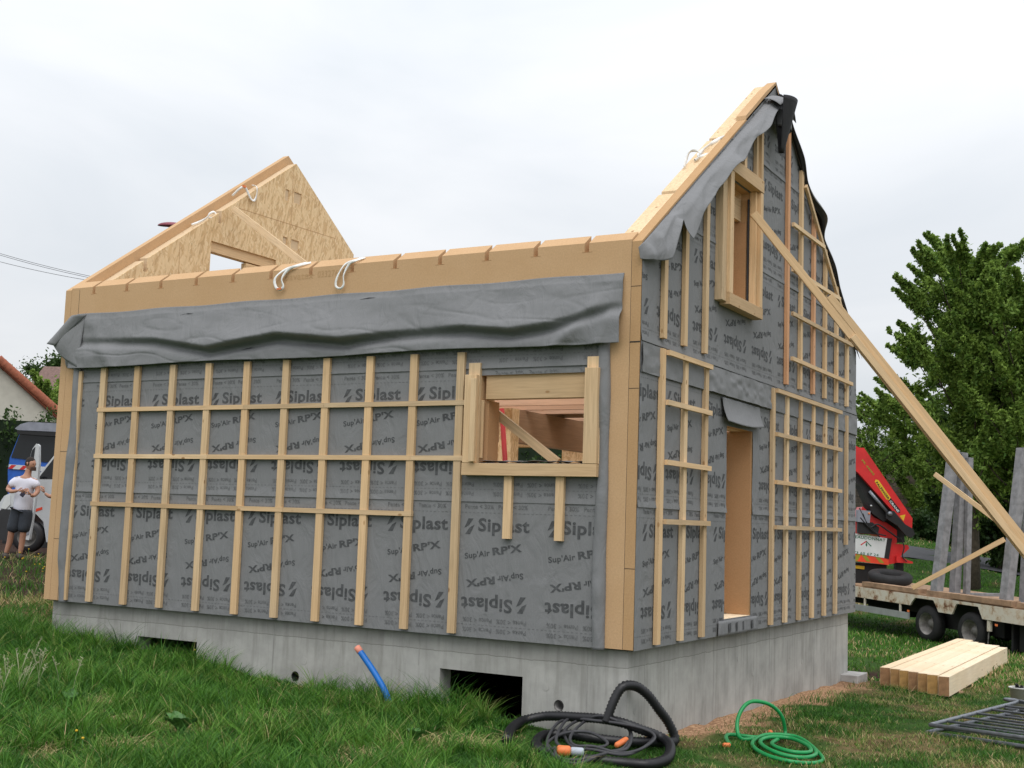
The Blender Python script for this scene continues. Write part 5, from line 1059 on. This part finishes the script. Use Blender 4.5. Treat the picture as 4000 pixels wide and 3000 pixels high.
tree(gp(1958, 1120, 58), ht(990, 1958, 58), 1.5, 'bushy_tree', 'low green tree just left of the tall right tree', 'tree', M['leaf'], .10, 22, 170, 8, .1, .1, .5, .36)
tree(gp(2062, 1120, 50), ht(935, 2062, 50), 1.45, 'bushy_tree', 'bushy tree overhanging the board fence', 'tree', M['leaf'], .10, 22, 190, 9, .1, .05, .5, .40)
tree(at(92, 1150, 48), 6.2, 1.9, 'bushy_tree', 'light green broadleaf tree behind the left tiled house', 'tree', M['leaf'], .085, 30, 200, 31, .14, .1, .8, .36)
tree(at(100, 1150, 66), 10.6, 3.0, 'dark_tree', 'round dark tree topping the left background', 'tree', M['leaf_dark'], .11, 30, 260, 32, .2, .3, .6, .6, sprays=False)
tree(at(45, 1150, 75), 9.6, 3.0, 'pine_tree', 'blue green pine with flat layers at far left', 'tree', M['leaf_blue'], .18, 26, 100, 33, .2, .3, .25, .5, sprays=False)
for i, (vx, d, hh) in enumerate(((1900, 50.5, .55), (1962, 49, .7), (2020, 48, 1.2), (2085, 47, 1.8), (2150, 46.5, 1.9), (2215, 46, 2.0))):
    p = gp(vx, 1150, d); e_ = empty('shrub', p, 0, ['dark shrub before the board fence, nearest the red crane', 'second dark shrub from the crane along the board fence', 'third dark shrub along the board fence', 'dark shrub between the left A-frame posts', 'dark shrub just right of the left A-frame', 'dark shrub by the right A-frame'][i], 'shrub', 'dark shrubs along the board fence')
    r = np.random.default_rng(60+i); cs = [(r.normal()*.75, r.normal()*.3, hh*r.random()*.8) for _ in range(26)]; v, q, t = leaf_cloud(cs, [.26]*26, 150, .10, seed=i); np_mesh('foliage', v, q, M['leaf_hedge'], t*.7, e_)
    b = MB(); b.tube([(0, 0, -.3), (0, 0, hh*.6)], .04, 6); b.build('stem', M['bark'], e_, True)
def hedge(a, b_, h, th, name, label, seed, mt):
    A, B = Vector(a), Vector(b_); ln = (B-A).length; r = np.random.default_rng(seed); d = (B-A).normalized(); nrm = Vector((-d.y, d.x, 0)); e_ = empty(name, tuple(A), 0, label, 'hedge'); n = int(ln*h*9)
    cs = []
    for _ in range(n): t = r.random()*ln; z = r.random()*h; s_ = (r.random()-.5)*th; p = d*t+nrm*s_; cs.append((p.x, p.y, p.z+z-(.1 if z > h*.9 else 0)))
    v, q, t = leaf_cloud(cs, [.28]*len(cs), 90, .065, seed=seed); np_mesh('foliage', v, q, mt, t, e_)
    b = MB(); p = MB(); b.prism([(0, -1), (ln, -1), (ln, h-.15), (0, h-.15)], [], 'y', -th*.36, th*.36); o = b.build('dark_core', simple('hedgecore', (.008, .018, .006), .95), e_); o.rotation_euler = (0, 0, math.atan2(d.y, d.x)); return e_  # solid near-black block standing in for the shaded inside of the hedge
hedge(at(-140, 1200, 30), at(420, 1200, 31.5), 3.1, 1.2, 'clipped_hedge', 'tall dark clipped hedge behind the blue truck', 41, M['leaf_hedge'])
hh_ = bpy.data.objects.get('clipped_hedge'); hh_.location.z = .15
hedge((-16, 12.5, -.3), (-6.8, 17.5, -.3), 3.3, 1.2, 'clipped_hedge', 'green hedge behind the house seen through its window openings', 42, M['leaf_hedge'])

# grass blades
def grass(name, xs, ys, hts, wid, tint, label=None, lean=.5, seed=1, phi=None):
    r = np.random.default_rng(seed); n = len(xs); z0 = hz(xs, ys)+(vnoise(xs*3, ys*3)-.5)*.05+(vnoise(xs*9, ys*9)-.5)*.02-.01
    a = r.random(n)*2*np.pi if phi is None else phi+.5*r.normal(size=n); bend = (lean*(.35+r.random(n)))*hts; dx, dy = np.cos(a), np.sin(a); fa = r.random(n)*np.pi; wx, wy = np.cos(fa)*wid/2, np.sin(fa)*wid/2
    rows = []
    for t, wf_ in ((0, 1.0), (.45, .85), (.8, .5), (1.0, .0)):
        cx = xs+dx*bend*t*t; cy = ys+dy*bend*t*t; cz = z0+hts*(t-.22*lean*t*t)
        if wf_ > 0: rows += [np.c_[cx-wx*wf_, cy-wy*wf_, cz], np.c_[cx+wx*wf_, cy+wy*wf_, cz]]
        else: rows.append(np.c_[cx, cy, cz])
    V = np.stack(rows, 1).reshape(-1, 3); b = np.arange(n)[:, None]*7
    q = np.concatenate([b+np.array([[0, 1, 3, 2]]), b+np.array([[2, 3, 5, 4]])]); tr_ = b+np.array([[4, 5, 6]])
    o = np_mesh(name, V, q, M['grass'], np.repeat(tint, 7), tri=tr_); tag(o, label, 'grass', None, 'stuff'); return o
def scatter(n, x0, x1, y0, y1, seed): r = np.random.default_rng(seed); return x0+(x1-x0)*r.random(n), y0+(y1-y0)*r.random(n), r
def vis(x, y, lim=1.30):
    dx, dy = x-CP.x, y-CP.y; a = dx*VR.x+dy*VR.y; d = dx*fwv.x+dy*fwv.y; return (d > 3.6) & (np.abs(a)/np.maximum(d, .1) < .409*lim), d
def inhouse(x, y): return (x > -7.53) & (x < -.06) & (y > .06) & (y < 7.6)
# long grass in front of the long wall: a short base layer plus spreading tufts
def hmul(x, y):
    m_ = np.where(y > -.5, np.where((x > -4.5) & (x < -3.4), .50, np.where((x > -6.0) & (x < -5.3), .75, 1.25)), 1.0)
    m_ = np.where((x > -1.3) & (y > -1.5), .45, m_); return m_
x, y, r = scatter(235000, -11, 1.2, -6.5, .07, 5); ok, d = vis(x, y); cl = vnoise(x*1.6, y*1.6)*.6+vnoise(x*5, y*5)*.4
edge = np.clip((.9-x-.35*(y+.6))/1.2, 0, 1); keep = ok & ~inhouse(x, y) & (r.random(len(x)) < np.clip(edge, .0, 1)*np.clip(1.2-.06*(d-5), .45, 1)); x, y, cl, d = x[keep], y[keep], cl[keep], d[keep]
n = len(x); D = dry(x, y); h_ = (.03+.11*cl*(.4+r.random(n)))*hmul(x, y)*(1-.4*D)
tint = np.clip(.10+.36*r.random(n)+.6*(r.random(n) < D*.75)*(.7+.5*r.random(n)), 0, 1); phi = r.random(n)*2*np.pi
tx, ty, tr2 = scatter(16500, -11, 1.0, -6.5, .03, 55); okt, dt = vis(tx, ty); Dt = dry(tx, ty); et = np.clip((.6-tx-.35*(ty+.6))/1.2, 0, 1)
kt = okt & ~inhouse(tx, ty) & (tr2.random(len(tx)) < et*(.25+.9*(vnoise(tx*1.7+3, ty*1.7+8) > .38))*np.clip(1.25-1.3*Dt, .1, 1)) & ~((tx > -.95) & (ty > -1.25)); tx, ty = tx[kt], ty[kt]
nbl = 26; m_ = len(tx); ht0 = (.08+.22*tr2.random(m_)**1.5+.10*(tr2.random(m_) < .10))*hmul(tx, ty); tt0 = np.clip(.16+.54*tr2.random(m_)**1.1, 0, .74)
X2 = np.repeat(tx, nbl); Y2 = np.repeat(ty, nbl); ph2 = tr2.random(m_*nbl)*2*np.pi; rr2 = .035*tr2.random(m_*nbl)**.6; X2 = X2+np.cos(ph2)*rr2; Y2 = np.minimum(Y2+np.sin(ph2)*rr2, .07)
H2 = np.repeat(ht0, nbl)*(.45+.65*tr2.random(m_*nbl)); T2_ = np.clip(np.repeat(tt0, nbl)+.16*(tr2.random(m_*nbl)-.5)+.35*(tr2.random(m_*nbl) < .035), 0, 1)
grass('long_grass', np.r_[x, X2], np.r_[y, Y2], np.r_[h_, H2], .0062, np.r_[tint, T2_], 'long tangled green grass in front of the long wall', .8, 3, phi=np.r_[phi, ph2])
# flattened straw tufts
x, y, r = scatter(70000, -7.6, .5, -5, -.05, 8); ok, d = vis(x, y); D = dry(x, y); keep = ok & (r.random(len(x)) < np.clip((D-.38)*2.2, 0, 1)); x, y = x[keep], y[keep]
grass('straw', x, y, .06+.10*r.random(len(x)), .0075, .86+.14*r.random(len(x)), 'dead straw tufts lying in the long grass', 1.9, 9)
# short worn turf on the right
x, y, r = scatter(300000, -.4, 6.5, -4.5, 14, 15); ok, d = vis(x, y); D = dry(x, y); sf = soilf(x, y); cl = vnoise(x*2.4, y*2.4)
keep = ok & ~inhouse(x, y) & (x > -.06-.02) & (r.random(len(x)) < np.clip(.85-.9*sf, 0, 1)*np.clip(1.25-.055*(d-5), .3, 1)*(.45+.75*cl)); keep &= (x-(.9-.35*(y+.6)) > -1.2) | (y > .1); x, y, cl, d = x[keep], y[keep], cl[keep], d[keep]
n = len(x); D = dry(x, y); tint = np.clip(.08+.36*r.random(n)+.62*(r.random(n) < D*.85)*(.6+.5*r.random(n)), 0, 1)
h_ = (.025+.055*cl*(.5+r.random(n)))
for (px, py, rr_, s_) in ((.35, 3.2, .35, .16), (.9, 6.75, .2, .20), (1.25, 6.6, .14, .16), (.25, 4.6, .4, .12), (2.0, 2.6, .35, .05)): h_ += s_*r.random(n)*np.exp(-((x-px)**2+(y-py)**2)/rr_**2)
grass('turf_blades', x, y, h_, .0065, tint, 'short worn grass mixed with straw on the right of the house', .8, 16)
# far lawn
x, y, r = scatter(260000, -9, 8, 8, 46, 25); ok, d = vis(x, y, 1.05); a_ = (x-CP.x)*VR.x+(y-CP.y)*VR.y; rd = (y-29-(x+3.8)*.563); D = np.clip(dry(x, y)*.75+.25*(y < 16)+.3*(rd > 7), 0, 1)
keep = ok & (a_/d > .24) & ~((rd > -.6) & (rd < 6.6)) & (r.random(len(x)) < np.clip(14/d, 0, 1)*(.4+.8*vnoise(x, y))); x, y, d, D = x[keep], y[keep], d[keep], D[keep]; n = len(x)
grass('far_lawn_grass', x, y, (.05+.10*r.random(n)*vnoise(x*.8, y*.8)), .010+.0004*d, np.clip(.28+.3*r.random(n)+.5*(r.random(n) < D*.7), 0, 1), 'mown lawn grass beyond the trailer up to the road and fence', .6, 26)
# left bank
x, y, r = scatter(60000, -13, -7.6, -.4, 5, 35); ok, d = vis(x, y); keep = ok & ~inhouse(x, y) & (r.random(len(x)) < np.clip(.9-.8*soilf(x, y), 0, 1)); x, y = x[keep], y[keep]; n = len(x); D = dry(x, y)
grass('bank_grass', x, y, .05+.13*r.random(n), .009, np.clip(.2+.3*r.random(n)+.55*(r.random(n) < D), 0, 1), 'dry brown and green grass on the soil bank left of the house', .8, 36)
# broad leaved dock plant and a few yellow flowers
def dock(p, n, s_, label):
    e_ = empty('dock_plant', (p[0], p[1], hzf(p[0], p[1])), 0, label, 'plant', 'broad leaved weeds in the grass'); b = MB()
    for k in range(n):
        a = k*2.4; L2 = s_*(.7+.5*random.random()); 
        def lf(u, v, a=a, L2=L2): w_ = math.sin(math.pi*min(1, v*.95+.05))*.22*L2*(u-.5)*2; r0 = L2*v*.7; return (math.cos(a)*r0-math.sin(a)*w_, math.sin(a)*r0+math.cos(a)*w_, .02+L2*1.5*v-.75*L2*v*v+.05*abs(u-.5))
        b.grid(lf, 4, 7)
    o = b.build('leaves', M['dock'], e_, True); return e_
M['dock'] = simple('dock', (.055, .15, .03), .5, .3, 8)
dock((-2.40, -3.03), 11, .19, 'broad leaved dock plant beside the straw patch, lower left'); dock((-3.65, -3.0), 9, .14, 'broad leaved weed farther up in the long grass'); dock((-1.2, -1.6), 7, .12, 'small broad leaved weed left of the coiled pipe')
for (X, Y, lab) in ((-5.05, -.12, 'small yellow flower in the grass against the plinth'), (-2.42, -4.04, 'small yellow flower near the bottom left edge'), (-2.21, -4.17, 'small yellow flower at the very bottom edge, lower left')):
    e_ = empty('flower', (X, Y, hzf(X, Y)), 0, lab, 'flower', 'small yellow flowers in the long grass'); b = MB(); b.tube([(0, 0, 0), (.01, 0, .17)], .003, 5); b.build('stem', M['dock'], e_, True)
    b = MB(); b.tube([(.01, 0, .168), (.01, 0, .176), (.01, 0, .184)], [.004, .011, .008], 9); b.build('petals', M['yellow'], e_, True)
# pale seed heads of tall grass at the left
b = MB()
for i in range(34):
    X = -4.31+random.gauss(0, .25); Y = -3.09+random.gauss(0, .25); Z = hzf(X, Y); a = random.random()*6.28; H = .25+.2*random.random(); P = [(X+math.cos(a)*.10*t*t, Y+math.sin(a)*.10*t*t, Z+H*t) for t in (0, .3, .6, .8, 1.0)]
    b.tube(P, [.0015, .0015, .0015, .005, .001], 5)
    for k in range(9):
        q = Vector(P[3]).lerp(Vector(P[4]), k/9); b.tube([q, q+Vector((random.gauss(0, .015), random.gauss(0, .015), .012))], .003, 4)
tag(b.build('seed_heads', simple('seedhead', (.32, .33, .20), .9), None), 'pale feathery grass seed heads at the left edge', 'grass', None, 'stuff')
rr = random.Random(3)
fl = []
for i in range(46):
    X = -9.6-rr.random()*2.0; Y = 2.1+rr.random()*1.8; fl.append((X, Y, hzf(X, Y), .10+.2*rr.random()))
b = MB()
for (X, Y, Z, H) in fl:
    b.tube([(X, Y, Z), (X+.02, Y, Z+H)], .004, 4, mi=0); b.tube([(X+.02, Y, Z+H), (X+.02, Y, Z+H+.014)], .011, 6, mi=1)
tag(b.build('yellow_weeds', [M['dock'], M['yellow']], None), 'yellow flowering weeds on the dark soil by the worker', 'weeds', None, 'stuff')
